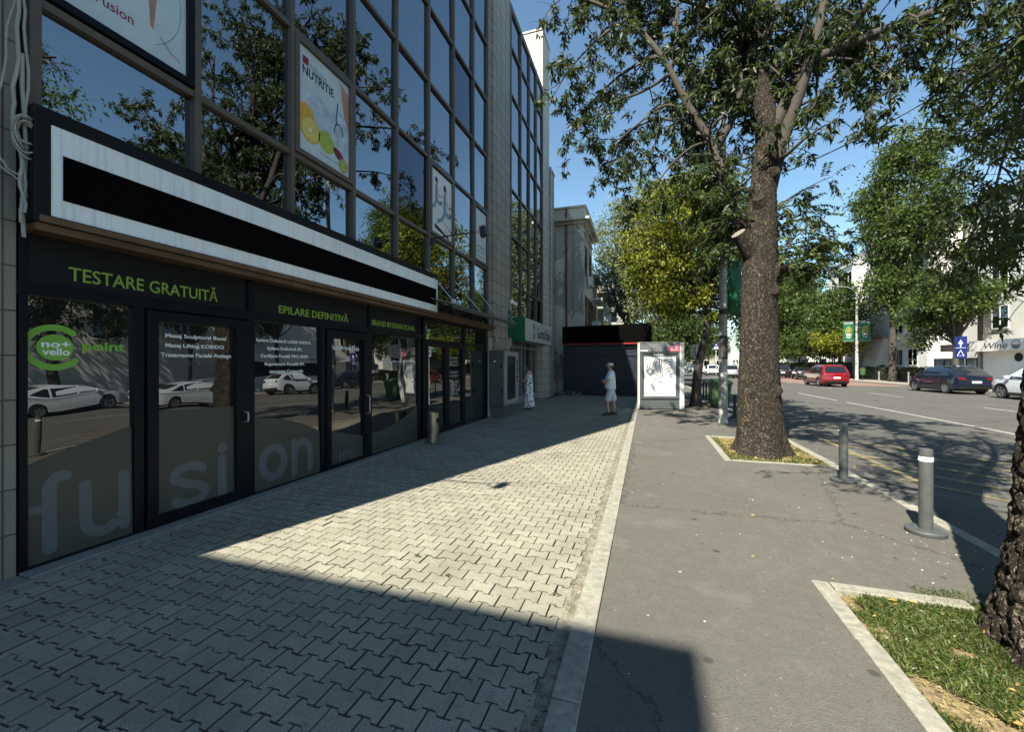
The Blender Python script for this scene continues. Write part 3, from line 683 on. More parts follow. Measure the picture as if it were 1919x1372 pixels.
# posters
def poster(y0, y1, z0, z1, label, m='posterbg'):
    t = thing('window_poster', label, 'poster', (FX+.05, (y0+y1)/2, z0), group='posters in the upper windows')
    build('sheet', MB().box(FX+.012, FX+.02, y0, y1, z0, z1), M[m], t); return t
xx = FX+.0205
def disc(mb, y, z, ry, rz, d=0, rot=0, n=24):
    P = []
    for k in range(n):
        a = 2*math.pi*k/n; u, v = ry*math.cos(a), rz*math.sin(a)
        P.append((y+u*math.cos(rot)-v*math.sin(rot), z+u*math.sin(rot)+v*math.cos(rot)))
    mb.prism(P, xx+d, xx+d+.0006)
p = poster(2.07, 3.10, 4.68, 6.2, 'large pale poster of a dancer at the top left, cut off by the picture edge')
mb = MB(); mb.prism([(2.72, 5.75), (2.9, 5.75), (2.83, 5.3), (2.80, 4.95), (2.77, 4.97), (2.76, 5.2)], xx, xx+.0006); build('dancer_leg', mb, M['skinprint'], p)
mb = MB(); mb.prism([(2.10, 4.95), (2.2, 4.95), (2.2, 5.06), (2.10, 5.06)], xx, xx+.0006); build('logo_square', mb, M['grape'], p)
text('FitFusion', p, M['grape'], 2.23, 2.63, 4.86, 4.95, xx, depth=.001, bold=.01)
mb = MB(); mb.stroke(arc(2.6, 5.3, .45, .55, 40, -62, 14), .006, xx, xx+.0006); mb.stroke([(2.86, 4.92), (2.95, 4.83), (3.04, 4.79)], .012, xx, xx+.0006); build('drawn_line', mb, M['bluegrey'], p)
p = poster(4.58, 5.61, 4.68, 6.16, 'pale nutrition poster with orange, apple and stethoscope on the second window')
text('NUTRITIE', p, M['black'], 4.66, 5.27, 5.78, 5.91, xx, depth=.001, bold=.02)
text('FitFusion', p, M['bluegrey'], 4.80, 5.12, 5.92, 6.0, xx, depth=.001)
mb = MB(); mb.prism([(4.66, 5.93), (4.77, 5.93), (4.77, 6.04), (4.66, 6.04)], xx, xx+.0006); build('logo_square', mb, M['grape'], p)
text('Consultatii nutritie', p, M['bluegrey'], 5.0, 5.42, 4.79, 4.83, xx, depth=.001)
mb = MB(); disc(mb, 4.72, 5.2, .16, .18); mb2 = MB(); disc(mb2, 4.80, 5.04, .19, .19, .001); build('orange_back', mb, M['orange'], p); build('orange_rind', mb2, M['orange'], p)
mb = MB(); disc(mb, 4.80, 5.04, .165, .165, .002); build('orange_flesh', mb, mat('orange_flesh_print', (.6, .5, .14), .5, var=.2, scale=30), p)
mb = MB(); disc(mb, 4.80, 5.04, .03, .03, .003); build('orange_core', mb, M['posterwhite'], p)
mb = MB(); disc(mb, 5.12, 5.02, .17, .16, .001); build('apple', mb, M['apple'], p)
mb = MB(); disc(mb, 5.38, 4.95, .13, .07, .001, -.5); build('chilli', mb, M['grape'], p)
mb = MB(); disc(mb, 5.48, 4.82, .1, .11, .002); build('kiwi_skin', mb, M['skinprint'], p)
mb = MB(); disc(mb, 5.48, 4.82, .08, .09, .003); build('kiwi_flesh', mb, M['apple'], p)
mb = MB(); mb.prism([(4.6, 5.0), (4.75, 5.55), (5.0, 5.62), (5.2, 5.5), (5.35, 5.7), (5.61, 5.5), (5.61, 4.9)], xx-.0003, xx+.0003); build('doctor_coat', mb, mat('coat_print', (.42, .52, .62), .4, var=.3, scale=6), p)
mb = MB(); mb.prism([(5.42, 6.1), (5.61, 6.02), (5.61, 5.45), (5.5, 5.6)], xx, xx+.0006); build('doctor_face', mb, M['skinprint'], p)
mb = MB(); mb.stroke([(5.36, 5.75), (5.33, 5.5), (5.33, 5.42)], .022, xx+.0006, xx+.0012); mb.stroke(arc(5.38, 5.3, .09, .13, 190, -10, 12), .022, xx+.0006, xx+.0013); build('stethoscope', mb, M['navyprint'], p)
p = poster(8.33, 9.37, 4.67, 6.13, 'poster of two people running on treadmills, on the window beside the floodlight arm', 'posterwhite')
mb = MB()
for k in range(9): mb.box(xx, xx+.0004, 8.45+k*.1, 8.457+k*.1, 5.1, 5.9)
build('background_lines', mb, M['bluegrey'], p)
def runner(y, s, z):
    mb = MB(); mb.stroke([(y, z+.38*s), (y-.01, z), (y+.02, z-.02*s)], .17*s, xx+.0005, xx+.001)
    mb.stroke([(y, z-.05*s), (y+.22*s, z-.12*s), (y+.34*s, z-.06*s)], .14*s, xx+.0005, xx+.0011); mb.stroke([(y, z-.05*s), (y-.15*s, z-.3*s), (y-.4*s, z-.42*s)], .12*s, xx+.0005, xx+.0012)
    build('runner_clothes', mb, M['bluegrey'], p)
    mb = MB(); disc(mb, y+.04*s, z+.56*s, .085*s, .11*s, .0008); mb.stroke([(y+.03, z+.33*s), (y+.2*s, z+.12*s), (y+.4*s, z+.2*s)], .06*s, xx+.0008, xx+.0015); build('runner_skin', mb, M['skinprint'], p)
    mb = MB(); disc(mb, y-.01*s, z+.61*s, .08*s, .09*s, .0016); build('runner_hair', mb, M['black'], p)
runner(9.0, .85, 5.35); runner(8.58, .7, 5.5)
mb = MB(); mb.prism([(8.5, 4.9), (9.2, 4.75), (9.2, 4.7), (8.5, 4.8)], xx+.001, xx+.0016); mb.stroke([(9.15, 4.75), (8.95, 5.05), (9.35, 4.9)], .03, xx+.001, xx+.0018); build('treadmill', mb, M['dark'], p)
p = poster(10.85, 11.68, 4.66, 6.13, 'plain pale blue poster with a small red mark, last upper window before the stone pilaster')
mb = MB(); mb.prism([(11.3, 5.5), (11.38, 5.5), (11.34, 5.2)], xx, xx+.0006); build('red_mark', mb, M['red'], p)
for s, a, b, z in (('www.fitfusion.ro', 10.98, 11.58, 5.05), ('0721 123 456', 11.0, 11.55, 4.92), ('ETAJUL 1', 11.05, 11.5, 4.74)): text(s, p, M['dark'], a, b, z, z+.07, xx, depth=.001)
# loose cables by the corner pillar
t = thing('cable_bundle', 'tangled pale grey cables hanging down the corner pillar beside the sign box', 'cable', (-4.5, 1.86, 3.4))
rc = random.Random(5)
for k, (pts, r) in enumerate([([(1.80, 6.5), (1.82, 5.2), (1.80, 4.3), (1.76, 3.6), (1.80, 3.2), (1.82, 2.8)], .012), ([(1.84, 6.5), (1.81, 5.0), (1.83, 4.2), (1.84, 3.3), (1.80, 2.72)], .009),
      ([(1.78, 4.4), (1.70, 3.7), (1.60, 3.35), (1.75, 3.1), (1.84, 3.05), (1.86, 2.75)], .007), ([(1.40, 3.3), (1.6, 3.2), (1.82, 3.0)], .006), ([(1.82, 4.0), (1.83, 2.62)], .013)]):
    P = [Vector((-4.52+.04*rc.random(), y+.03, z)) for y, z in pts]; Q = []
    for i in range(len(P)-1):
        for s in range(6):
            q = P[i].lerp(P[i+1], s/6); q.y += .012*math.sin(i*5+s*1.3+k); Q.append(q)
    Q.append(P[-1]); build('cable', MB().tube(Q, r, 7), M['cable'], t, smooth=True)
mb = MB()
for k in range(6):
    Q = []; ph = rc.random()*6
    for s in range(25):
        a = s/24*2*math.pi; Q.append((-4.47+.03*math.sin(a*2+ph), 1.85+(.045+.012*k % .03)*math.cos(a)+.01*math.sin(3*a+ph), 3.42+(.10+.02*(k % 3))*math.sin(a)-.015*k))
    mb.tube(Q, .0075, 6, False)
build('coil', mb, M['cable'], t, smooth=True)
# floodlights on arms
def flood(loc_y, z, reach, aim, label):
    t = thing('floodlight', label, 'floodlight', (FX+.05, loc_y, z), group='floodlights on wall arms')
    mb = MB(); mb.tube([(FX+.02, loc_y, z-.12), (FX+.1, loc_y, z-.02), (FX+reach-.15, loc_y, z+.02)], .016, 8); mb.box(FX+.05, FX+.10, loc_y-.05, loc_y+.05, z-.18, z-.02)
    build('arm', mb, M['plasticblk'], t)
    mb = MB(); x = FX+reach; mb.tube([(x-.15, loc_y-.09, z+.02), (x-.15, loc_y+.09, z+.02)], .01, 6); mb.tube([(x-.15, loc_y-.09, z+.02), (x, loc_y-.09, z)], .01, 6); mb.tube([(x-.15, loc_y+.09, z+.02), (x, loc_y+.09, z)], .01, 6)
    build('bracket', mb, M['steel'], t)
    mb = MB(); mb.prism([(x-.05, z+.10), (x+.06, z+.13), (x+.09, z-.06), (x-.02, z-.12)], loc_y-.08, loc_y+.08, 'y'); build('lamp_head', mb, M['plasticblk'], t, bevel=.008)
    build('lamp_glass', MB().prism([(x-.055, z+.085), (x-.050, z+.085), (x-.027, z-.10), (x-.032, z-.10)], loc_y-.065, loc_y+.065, 'y'), M['greyp'], t)
flood(8.3, 4.5, 1.28, 0, 'small black floodlight on a long arm in front of the upper windows')
flood(1.45, 4.5, 1.45, 0, 'black floodlight on an arm from the corner pillar, above the picture edge')
# glass awning over the entrance
t = thing('entrance_awning', 'thin grey glass awning on steel rods over the office entrance', 'awning', (FX, 9.6, 2.95))
mb = MB(); mb.add([(FX+.05, 7.95, 3.12), (FX+.05, 12.3, 3.12), (-3.88, 12.3, 2.93), (-3.88, 7.95, 2.93), (FX+.05, 7.95, 3.135), (FX+.05, 12.3, 3.135), (-3.88, 12.3, 2.945), (-3.88, 7.95, 2.945)], [(0,1,2,3),(7,6,5,4),(0,4,5,1),(1,5,6,2),(2,6,7,3),(3,7,4,0)])
build('glass_sheet', mb, M['greyp'], t)
mb = MB(); mb.box(-3.9, -3.83, 7.95, 12.3, 2.88, 2.93); mb.tube([(-3.87, 7.95, 2.86), (-3.87, 12.3, 2.86)], .025, 8)
for y in (8.1, 9.5, 10.9, 12.2): mb.tube([(FX+.04, y, 3.10), (-3.85, y, 2.9)], .02, 6)
build('rail', mb, M['darkgrey'], t)
for y in (8.1, 9.5, 10.9, 12.2): build('tie_rod', MB().tube([(FX+.04, y, 3.75), (-3.9, y, 2.95)], .012, 6), M['steel'], t)
mb = MB()
for y in (8.1, 8.35): mb.tube([(-3.95, y-.03, 2.98), (-3.95, y+.03, 3.02)], .05, 10)
build('clamp', mb, M['whitep'], t)
# wall camera and junction box
t = thing('security_camera', 'small white dome camera on a pipe down the stone pilaster', 'camera', (FX+.06, 13.95, 3.9))
build('bracket', MB().tube([(FX+.05, 14.0, 2.3), (FX+.05, 14.0, 3.78)], .016, 8), M['whitep'], t)
build('dome', MB().lathe([(.0, .09), (.06, .07), (.09, 0), (.06, -.07), (0, -.09)], (FX+.1, 13.95, 3.86), n=16, cap=False), M['white'], t, smooth=True)
build('arm', MB().box(FX+.1, FX+.16, 14.0, 14.45, 3.78, 3.9), M['white'], t, bevel=.01)
t = thing('junction_box', 'small square grey junction box on the pilaster above the steel cabinet', 'box', (FX+.05, 12.45, 2.5))
build('cover', MB().box(FX+.021, FX+.07, 12.38, 12.56, 2.42, 2.58), M['greyp'], t, bevel=.006); build('conduit', MB().tube([(FX+.04, 12.47, 2.42), (FX+.04, 12.5, 2.05)], .012, 6), M['cable'], t)
# bank sign
t = thing('bank_sign', 'white bank sign box with green clover and green end over the bank porch', 'sign', (-4.2, 16, 2.5))
build('sign_box', MB().box(FX+.05, -4.08, 14.15, 18.3, 2.5, 3.32), mat('dull_white_panel', (.42, .44, .43), .5, var=.1, scale=3, stain=.3), t, bevel=.02)
build('green_end', MB().box(FX+.04, -4.1, 14.12, 14.148, 2.48, 3.34), M['gbgreen'], t); build('green_return', MB().box(FX+.03, FX+.07, 13.75, 14.12, 2.6, 3.55), M['gbgreen'], t)
text('Garanti Bank', t, M['navyprint'], 15.75, 18.1, 2.68, 3.1, -4.079, bold=.02)
mb = MB(); g = xx; 
for k in (1, -1): mb.prism([(15.3+.13*math.cos(a), 2.9+k*(.17+.15*math.sin(a))) for a in [2*math.pi*q/16 for q in range(16)]], -4.0795, -4.076)
build('clover_leaf', mb, mat('clover_print', (.07, .18, .05), .5, var=.3, scale=12), t)
# steel cabinet on the pilaster
t = thing('steel_cabinet', 'grey steel display cabinet with dark window standing on a plinth against the pilaster', 'cabinet', (-4.35, 12.4, 0))
build('case', MB().box(-4.60, -4.13, 11.9, 13.35, .38, 2.07), M['darkgrey'], t, bevel=.01)
mb = MB(); frame_rect(mb, 11.92, 13.33, .40, 2.05, .22, .30, .14, .14, -4.13, -4.09); build('door_frame', mb, M['greyp'], t, bevel=.005)
build('display_window', MB().box(-4.13, -4.11, 12.14, 13.03, .54, 1.91), mat_dark_glass('cabinet_glass', (.03, .035, .038), 1.5), t)
build('plinth', MB().box(-4.58, -4.2, 12.0, 13.0, 0, .38), M['darkgrey'], t)
mb = MB()
for z in (1.7, 1.45, 1.2): mb.box(-4.089, -4.075, 13.1, 13.2, z, z+.09); mb.box(-4.089, -4.075, 13.13, 13.17, z-.12, z-.03)
build('lock', mb, M['black'], t)
build('label_plate', MB().box(-4.45, -4.38, 11.894, 11.898, 1.72, 1.77), M['white'], t); build('hinge', MB().box(-4.22, -4.18, 11.885, 11.898, .75, .9).box(-4.22, -4.18, 11.885, 11.898, 1.55, 1.7), M['black'], t)
# ash bin by the entrance
t = thing('litter_bin', 'round brushed steel ash bin standing at the shop entrance', 'bin', (-4.27, 7.78, 0))
build('body', MB().lathe([(.0, .0), (.125, .0), (.125, .60), (.0, .60)], (-4.27, 7.78, .012), n=28, cap=False), M['brushed'], t, smooth=True)
build('opening', MB().box(-4.21, -4.135, 7.72, 7.84, .43, .53), M['black'], t); build('rim', MB().lathe([(.10, .60), (.13, .60), (.13, .63), (.10, .63), (.10, .60)], (-4.27, 7.78, .012), n=28, cap=False), M['brushed'], t)
# plant pot inside entrance zone (stands outside by the last pane)

# ---------------------------------------------------------------- old house, kiosk, ad panel
OH = thing('old_house', 'old plastered house with peeling walls and a projecting cornice behind the black kiosk', 'house', (-3.43, 23.5, 0))
build('wall', MB().box(-14, -3.43, 23.5, 27.6, 0, 9.75).box(-14, -3.55, 27.6, 31.8, 0, 7.6), M['plaster'], OH)
mb = MB(); mb.box(-14, -3.02, 23.1, 28.0, 9.75, 9.88); mb.box(-14, -3.28, 23.36, 27.75, 9.6, 9.745); mb.box(-14, -3.36, 23.43, 27.66, 9.2, 9.26); mb.box(-5.0, -4.55, 23.42, 23.5, .2, 9.2); mb.box(-3.9, -3.36, 23.42, 23.5, .2, 9.2); mb.box(-14, -3.3, 23.38, 27.72, 9.88, 10.5); mb.box(-14, -3.22, 23.3, 27.8, 10.5, 10.6)
mb.box(-14, -3.2, 28.0, 32.1, 7.6, 7.72); mb.box(-14, -3.36, 23.44, 27.66, 3.55, 3.68)
build('cornice', mb, M['plaster'], OH)
build('downpipe', MB().tube([(-4.35, 23.42, 10.5), (-4.35, 23.36, 10.1), (-4.35, 23.42, 9.7), (-4.35, 23.42, 0)], .06, 10), M['rust'], OH, smooth=True)
for y0, z0, z1 in ((24.3, 7.0, 8.6), (26.3, 7.0, 8.6), (24.3, 3.9, 5.7), (25.5, 3.9, 5.7), (26.6, 3.9, 5.7), (28.4, 4.0, 5.7), (29.8, 4.0, 5.7)):
    X = -3.43 if y0 < 27.5 else -3.55
    mb = MB(); mb.box(X-.02, X+.012, y0, y0+.75, z0, z1); w = build('window', mb, M['mirror2'], OH)
    mb = MB(); 
    for a in (y0-.04, y0+.355, y0+.75): mb.box(X, X+.035, a, a+.045, z0, z1)
    mb.box(X, X+.034, y0-.04, y0+.795, z0+1.05, z0+1.1); mb.box(X, X+.06, y0-.08, y0+.84, z0-.07, z0-.002); build('window_frame', mb, M['brown'], w)
build('balcony', MB().box(-3.43, -2.95, 27.7, 28.6, 3.4, 4.5).box(-3.43, -2.9, 27.65, 31.0, 5.9, 6.0), mat('pale_shutter', (.45, .48, .5), .6, var=.15), OH)
t = thing('air_conditioner', 'white air conditioner unit on brackets high on the old house wall', 'air conditioner', (-3.2, 25.2, 6.2))
build('case', MB().box(-3.36, -3.08, 25.0, 25.75, 6.35, 6.9), M['whitep'], t, bevel=.02)
build('grille', MB().lathe([(.0, 0), (.2, 0), (.2, .01), (0, .01)], (-3.08, 25.3, 6.62), 'x', 20, cap=False), M['darkgrey'], t)
build('bracket', MB().box(-3.43, -3.1, 25.1, 25.14, 6.3, 6.348).box(-3.43, -3.1, 25.6, 25.64, 6.3, 6.348), M['steel'], t)
t = thing('far_house', 'low grey house seen past the old house above the kiosk', 'house', (-4, 34, 0))
build('wall', MB().box(-14, -3.3, 33.5, 42, 0, 7.3), M['greywall'], t); build('roof', MB().box(-14, -3.0, 33.2, 42.3, 7.3, 7.5), M['tile2'], t)
for k in range(3): build('window', MB().box(-3.31, -3.285, 34.4+k*2.3, 35.6+k*2.3, 3.6, 5.6), M['mirror2'], t)
t = thing('meter_box', 'dark grey meter box on the wall between the office block and the kiosk', 'box', (-4.5, 21.6, 1.8))
build('case', MB().box(-4.62, -4.3, 21.3, 21.8, 1.6, 2.2), M['darkgrey'], t, bevel=.02); build('pipe', MB().tube([(-4.45, 21.5, 0), (-4.45, 21.5, 1.6)], .03, 8), M['rust'], t)
K = thing('kiosk', 'closed navy blue kiosk with a wide black sign board and a red line under it', 'kiosk', (-2.3, 22.3, 0))
mb = MB(); mb.box(-4.3, -.40, 22.36, 23.42, 0, 2.72); build('body', mb, M['navy'], K)
mb = MB()
for x in (-4.3, -2.42, -.5): mb.box(x, x+.1, 22.3, 22.36, 0, 2.7)
for z in (0.04, .86, 2.1, 2.62): mb.box(-4.2, -2.42, 22.315, 22.36, z, z+.06); mb.box(-2.32, -.5, 22.315, 22.36, z, z+.06)
build('shutter_frame', mb, M['navy'], K, bevel=.006)
mb = MB()
for z in [.12+.09*k for k in range(8)]: mb.box(-4.2, -2.42, 22.33, 22.36, z, z+.05); mb.box(-2.32, -.5, 22.33, 22.36, z, z+.05)
build('louvre', mb, M['navy'], K)
build('sign_board', MB().prism([(-4.33, 2.78), (.24, 2.78), (.24, 3.62), (.12, 3.74), (-4.33, 3.68)], 22.15, 23.3, 'y'), M['blackbar'], K)
build('red_line', MB().box(-4.33, -.30, 22.12, 22.149, 2.70, 2.765), M['red'], K)
t = thing('rubble_heap', 'heap of broken rubble and rubbish in the dark corner beside the kiosk', 'rubble', (-4.2, 21.8, 0))
mb = MB(); rr = random.Random(2)
for k in range(60):
    x, y = -4.3+rr.random()*1.0, 21.5+rr.random()*.75; z = max(0, .28-.3*abs(x+4.0))*rr.random(); s_ = .03+.05*rr.random()
    P = [Vector((x, y, z+s_/2))+Vector((rr.uniform(-1, 1), rr.uniform(-1, 1), rr.uniform(-.6, .6)))*s_ for _ in range(6)]
    mb.add(P, [(0, 1, 2), (0, 2, 3), (1, 4, 2), (3, 4, 5), (0, 5, 1), (2, 4, 3)])
build('stones', mb, M['greywall'], t)
# advertising panel (faces the picture, turned 18 degrees)
t = thing('advertising_panel', 'free standing dark grey advertising panel with a scribbled white poster beside the kerb strip', 'advertising panel', (-.27, 15.8, 0), math.radians(18))
L = dict(local=True)
build('case', MB().box(.035, 1.49, .02, .20, .02, 2.42), M['darkgrey'], t, bevel=.012, **L)
mb = MB(); mb.box(1.492, 1.65, 0, .22, .02, 2.44); mb.box(.012, .034, 0, .22, .02, 2.44); mb.box(.012, 1.65, .0, .22, 2.441, 2.452); build('side_post', mb, M['whitep'], t, bevel=.008, **L)
mb = MB(); mb.box(.07, 1.46, -.02, .018, .40, .44); mb.box(.07, .12, -.02, .018, .44, 2.06); mb.box(1.41, 1.46, -.02, .018, .44, 2.06); mb.box(.07, 1.46, -.02, .018, 2.06, 2.1); build('door_frame', mb, M['darkgrey'], t, bevel=.004, **L)
build('poster', MB().box(.2, 1.34, .006, .0185, .49, 1.92), M['white'], t, **L)
build('top_band', MB().box(.04, 1.488, .004, .0185, 2.12, 2.41), mat('grey_band', (.13, .135, .14), .5, var=.4, scale=4), t, **L)
st = build('sticker', MB().box(1.13, 1.45, -.002, .003, 2.13, 2.33), M['pink'], t, **L)
mb = MB()
for z in (2.16, 2.2, 2.25, 2.29): mb.box(1.17, 1.40, -.005, -.0025, z, z+.015)
build('sticker_print', mb, M['white'], st, **L)
build('name_plate', MB().box(.05, .32, -.001, .003, 2.13, 2.165), M['white'], t, **L)
mb = MB(); rs = random.Random(4)
def scrib(pts, w=.012): mb.stroke(pts, w*2, .001, .0055, 'y')
scrib([(.28, 1.7), (.33, 1.5), (.38, 1.46), (.4, 1.6), (.42, 1.72)]); scrib(arc(.42, 1.38, .1, .1, 100, 400, 18)); scrib([(.5, 1.55), (.53, 1.75), (.58, 1.78), (.6, 1.6), (.66, 1.78), (.7, 1.7)])
scrib([(.74, 1.86), (.8, 1.3)]); scrib([(.82, 1.85), (.86, 1.2)])
for k in range(4): scrib([(.9, 1.75-k*.1), (1.05, 1.82-k*.1), (1.2, 1.84-k*.1)])
scrib([(.62, 1.3), (.72, 1.2), (.85, 1.25), (1.0, 1.12), (1.04, 1.2), (.92, 1.4)]); scrib([(.52, .98), (.56, 1.12), (.7, 1.14), (.82, 1.16)]); scrib([(.72, 1.03), (.85, .99)], .02); scrib(arc(1.2, 1.25, .07, .06, 0, 330, 12), .008)
build('scribble', mb, mat('grey_ink', (.1, .1, .1), .6, var=.3, scale=12), t, **L)
sc = text('VeTeSr', None, M['white'], .52, .9, 1.96, 2.04, .002, face='y', name='graffiti_tag', depth=.001, shear=-.25); sc.parent = t

# ---------------------------------------------------------------- street furniture
def bollard(x, y, label, h=.83, band=False, chain=False):
    t = thing('bollard', label, 'bollard', (x, y, 0), group='grey steel bollards along the near kerb')
    build('post', MB().lathe([(.0, .02), (.053, .02), (.053, h-.03), (.050, h-.008), (.03, h), (.0, h+.002)], (0, 0, 0), n=28, cap=False), M['bollard'], t, smooth=True, local=True)
    build('base_plate', MB().lathe([(0, 0), (.15, 0), (.155, .01), (.155, .032), (.145, .042), (.05, .046), (0, .046)], (0, 0, .002), n=36, cap=False), M['bollard'], t, smooth=True, local=True)
    if band: build('white_band', MB().lathe([(.053, h-.125), (.0545, h-.124), (.0545, h-.08), (.053, h-.079)], n=28, cap=False), M['white'], t, local=True)
    build('eye_bolt', MB().lathe([(0, 0), (.009, 0), (.009, .01), (0, .01)], (-.06, 0, h-.11), 'x', 8, cap=False), M['white'], t, local=True); return t
bollard(2.63, 6.99, 'plain grey bollard with a rounded top near the first tree pit'); bollard(2.59, 5.1, 'grey bollard with a white reflective band, nearest to the right-hand trunk', band=True)
t = thing('black_bollard', 'short black bollard half hidden behind the big tree trunk', 'bollard', (2.6, 14.4, 0))
build('post', MB().lathe([(0, 0), (.045, 0), (.045, .68), (.03, .71), (0, .71)], n=16, cap=False), M['plasticblk'], t, local=True, smooth=True)
build('foot', MB().lathe([(0, 0), (.11, 0), (.11, .03), (0, .03)], n=20, cap=False), M['plasticblk'], t, local=True)
t = thing('street_lamp', 'weathered grey lamp post covered in poster remains beside the big tree', 'street lamp', (2.04, 12.93, 0))
build('pole', MB().tube([(0, 0, 0), (0, 0, 3.2), (0, 0, 8.8)], [.125, .105, .07], 10), M['concpole'], t, local=True, smooth=True)
mb = MB(); mb.tube([(0, 0, 1.8), (0, 0, 2.45)], [.1205, .1165], 10, False); mb.tube([(0, 0, 3.05), (0, 0, 3.2)], [.1085, .108], 10, False); build('poster_remains', mb, M['paper'], t, local=True)
build('white_sticker', MB().prism([(.085*math.cos(a), 1.36+.09*math.sin(a)) for a in [2*math.pi*k/18 for k in range(18)]], -.124, -.12, 'y'), M['white'], t, local=True)
build('clamp', MB().tube([(0, 0, 1.45), (0, 0, 1.47)], .1215, 10), M['steel'], t, local=True)
mb = MB(); mb.tube([(0, 0, 8.6), (.5, -.1, 8.95), (1.6, -.3, 9.1)], .035, 8); build('arm', mb, M['concpole'], t, local=True)
build('lamp_head', MB().lathe([(0, 0), (.12, .02), (.14, .1), (.05, .2), (0, .2)], (1.7, -.3, 8.95), n=14, cap=False), M['greyp'], t, local=True)
t = thing('pole_banner', 'torn dark green banner hanging from the weathered lamp post', 'banner', (2.16, 12.9, 3.3))
mb = MB(); vs = []
for j in range(9):
    for i in range(5):
        u, v_ = i/4, j/8; vs.append((.13+u*(.42-.12*v_), .04*math.sin(v_*7+u*3), 3.1+v_*1.45-(.18*u if j == 0 else 0)))
mb.add(vs, [(j*5+i, j*5+i+1, (j+1)*5+i+1, (j+1)*5+i) for j in range(8) for i in range(4)]); mb.v = [(a, b, c-3.3) for a, b, c in mb.v]
b_ = build('cloth', mb, M['gbgreen'], t, local=True, smooth=True); b_.location = (-.12, .03, 0); sm = b_.modifiers.new('thick', 'SOLIDIFY'); sm.thickness = .004
t = thing('waste_container', 'green wheeled waste container at the kerb behind the lamp post', 'bin', (2.75, 18.2, 0))
mb = MB(); mb.add([(-.30,-.28,.06),(.30,-.28,.06),(.30,.28,.06),(-.30,.28,.06),(-.38,-.38,.92),(.38,-.38,.92),(.38,.38,.92),(-.38,.38,.92)], [(0,3,2,1),(4,5,6,7),(0,1,5,4),(1,2,6,5),(2,3,7,6),(3,0,4,7)])
mb.box(-.41, .41, -.41, .41, .88, .93); build('body', mb, M['binplastic'], t, local=True, bevel=.02)
mb = MB(); mb.add([(-.42,-.42,.935),(.42,-.42,.935),(.42,.42,.935),(-.42,.42,.935),(-.3,-.3,1.06),(.3,-.3,1.06),(.3,.3,1.08),(-.3,.3,1.08)], [(0,3,2,1),(4,5,6,7),(0,1,5,4),(1,2,6,5),(2,3,7,6),(3,0,4,7)]); build('lid', mb, M['binplastic'], t, local=True, bevel=.03)
for x in (-.28, .28): build('wheel', MB().lathe([(0, 0), (.08, 0), (.08, .05), (0, .05)], (x-.025, .27, .08), 'x', 16, cap=False), M['rubber'], t, local=True)
t = thing('kerb_railing', 'low black tube railing along the kerb beyond the waste container', 'railing', (2.6, 20.4, 0))
for k in range(4): build('post', MB().tube([(0, -1.5+k, 0), (0, -1.5+k, .8)], .04, 10), M['plasticblk'], t, local=True)
build('rail', MB().tube([(0, -1.55, .8), (0, 1.55, .8)], .045, 10).tube([(0, -1.5, .35), (0, 1.5, .35)], .018, 8), M['plasticblk'], t, local=True)
for i, (x, y, lb) in enumerate(((2.45, 24.4, 'slim galvanised bollard left of the road sign post'), (2.62, 23.6, 'slim galvanised bollard right beside the road sign post'))):
    t = thing('steel_bollard', lb, 'bollard', (x, y, 0), group='slim galvanised bollards'); build('post', MB().lathe([(0, 0), (.045, 0), (.045, .88), (.02, .92), (0, .92)], n=14, cap=False), M['steel'], t, local=True, smooth=True)
t = thing('road_sign', 'grey back of a square road sign on a white post beyond the advertising panel', 'road sign', (2.4, 22.9, 0))
build('post', MB().tube([(0, 0, 0), (0, 0, 2.72)], .03, 10), M['whitep'], t, local=True); build('plate', MB().box(-.28, .28, .035, .045, 2.02, 2.66), M['greyp'], t, local=True, bevel=.003)
build('bracket', MB().box(-.2, .2, .028, .034, 2.1, 2.14).box(-.2, .2, .028, .034, 2.52, 2.56), M['steel'], t, local=True)
def island(x, y, big, label):
    t = thing('crossing_sign', label, 'road sign', (x, y, -.12))
    build('post', MB().tube([(0, 0, 0), (0, 0, 3.9 if not big else 2.6)], .045, 8), M['whitep'], t, local=True)
    z = 3.3 if not big else 1.7
    if big: build('board', MB().box(-.5, .5, -.06, -.05, z-.1, z+.9), mat('pale_yellow_board', (.6, .6, .3), .6), t, local=True)
    s_ = .33 if big else .38
    pl = build('plate', MB().box(-s_, s_, -.075, -.062, z+.05, z+.05+2*s_), M['bluesign'], t, local=True)
    build('triangle', MB().prism([(-s_*.7, z+.15), (s_*.7, z+.15), (0, z+2*s_-.05)], -.082, -.077, 'y'), M['white'], pl, local=True)
island(7.2, 50, False, 'high blue crossing sign on a post, just left of the weathered lamp post'); island(12.2, 67, True, 'blue crossing sign on a pale yellow board far down the road')
t = thing('banner_lamp', 'white street lamp post carrying two green banners on the far pavement', 'street lamp', (21.2, 53.2, 0))
bx, by = 21.2, 53.2
build('pole', MB().tube([(0, 0, 0), (0, 0, 5), (0, 0, 9.5)], [.17, .12, .08], 10), M['concpole'], t, local=True, smooth=True)
build('arm', MB().tube([(0, 0, 9.4), (-.8, 0, 9.9), (-2.2, 0, 10.1)], .045, 8), M['steel'], t, local=True); build('lamp_head', MB().box(-2.9, -2.1, -.14, .14, 10.05, 10.2), M['greyp'], t, local=True, bevel=.04)
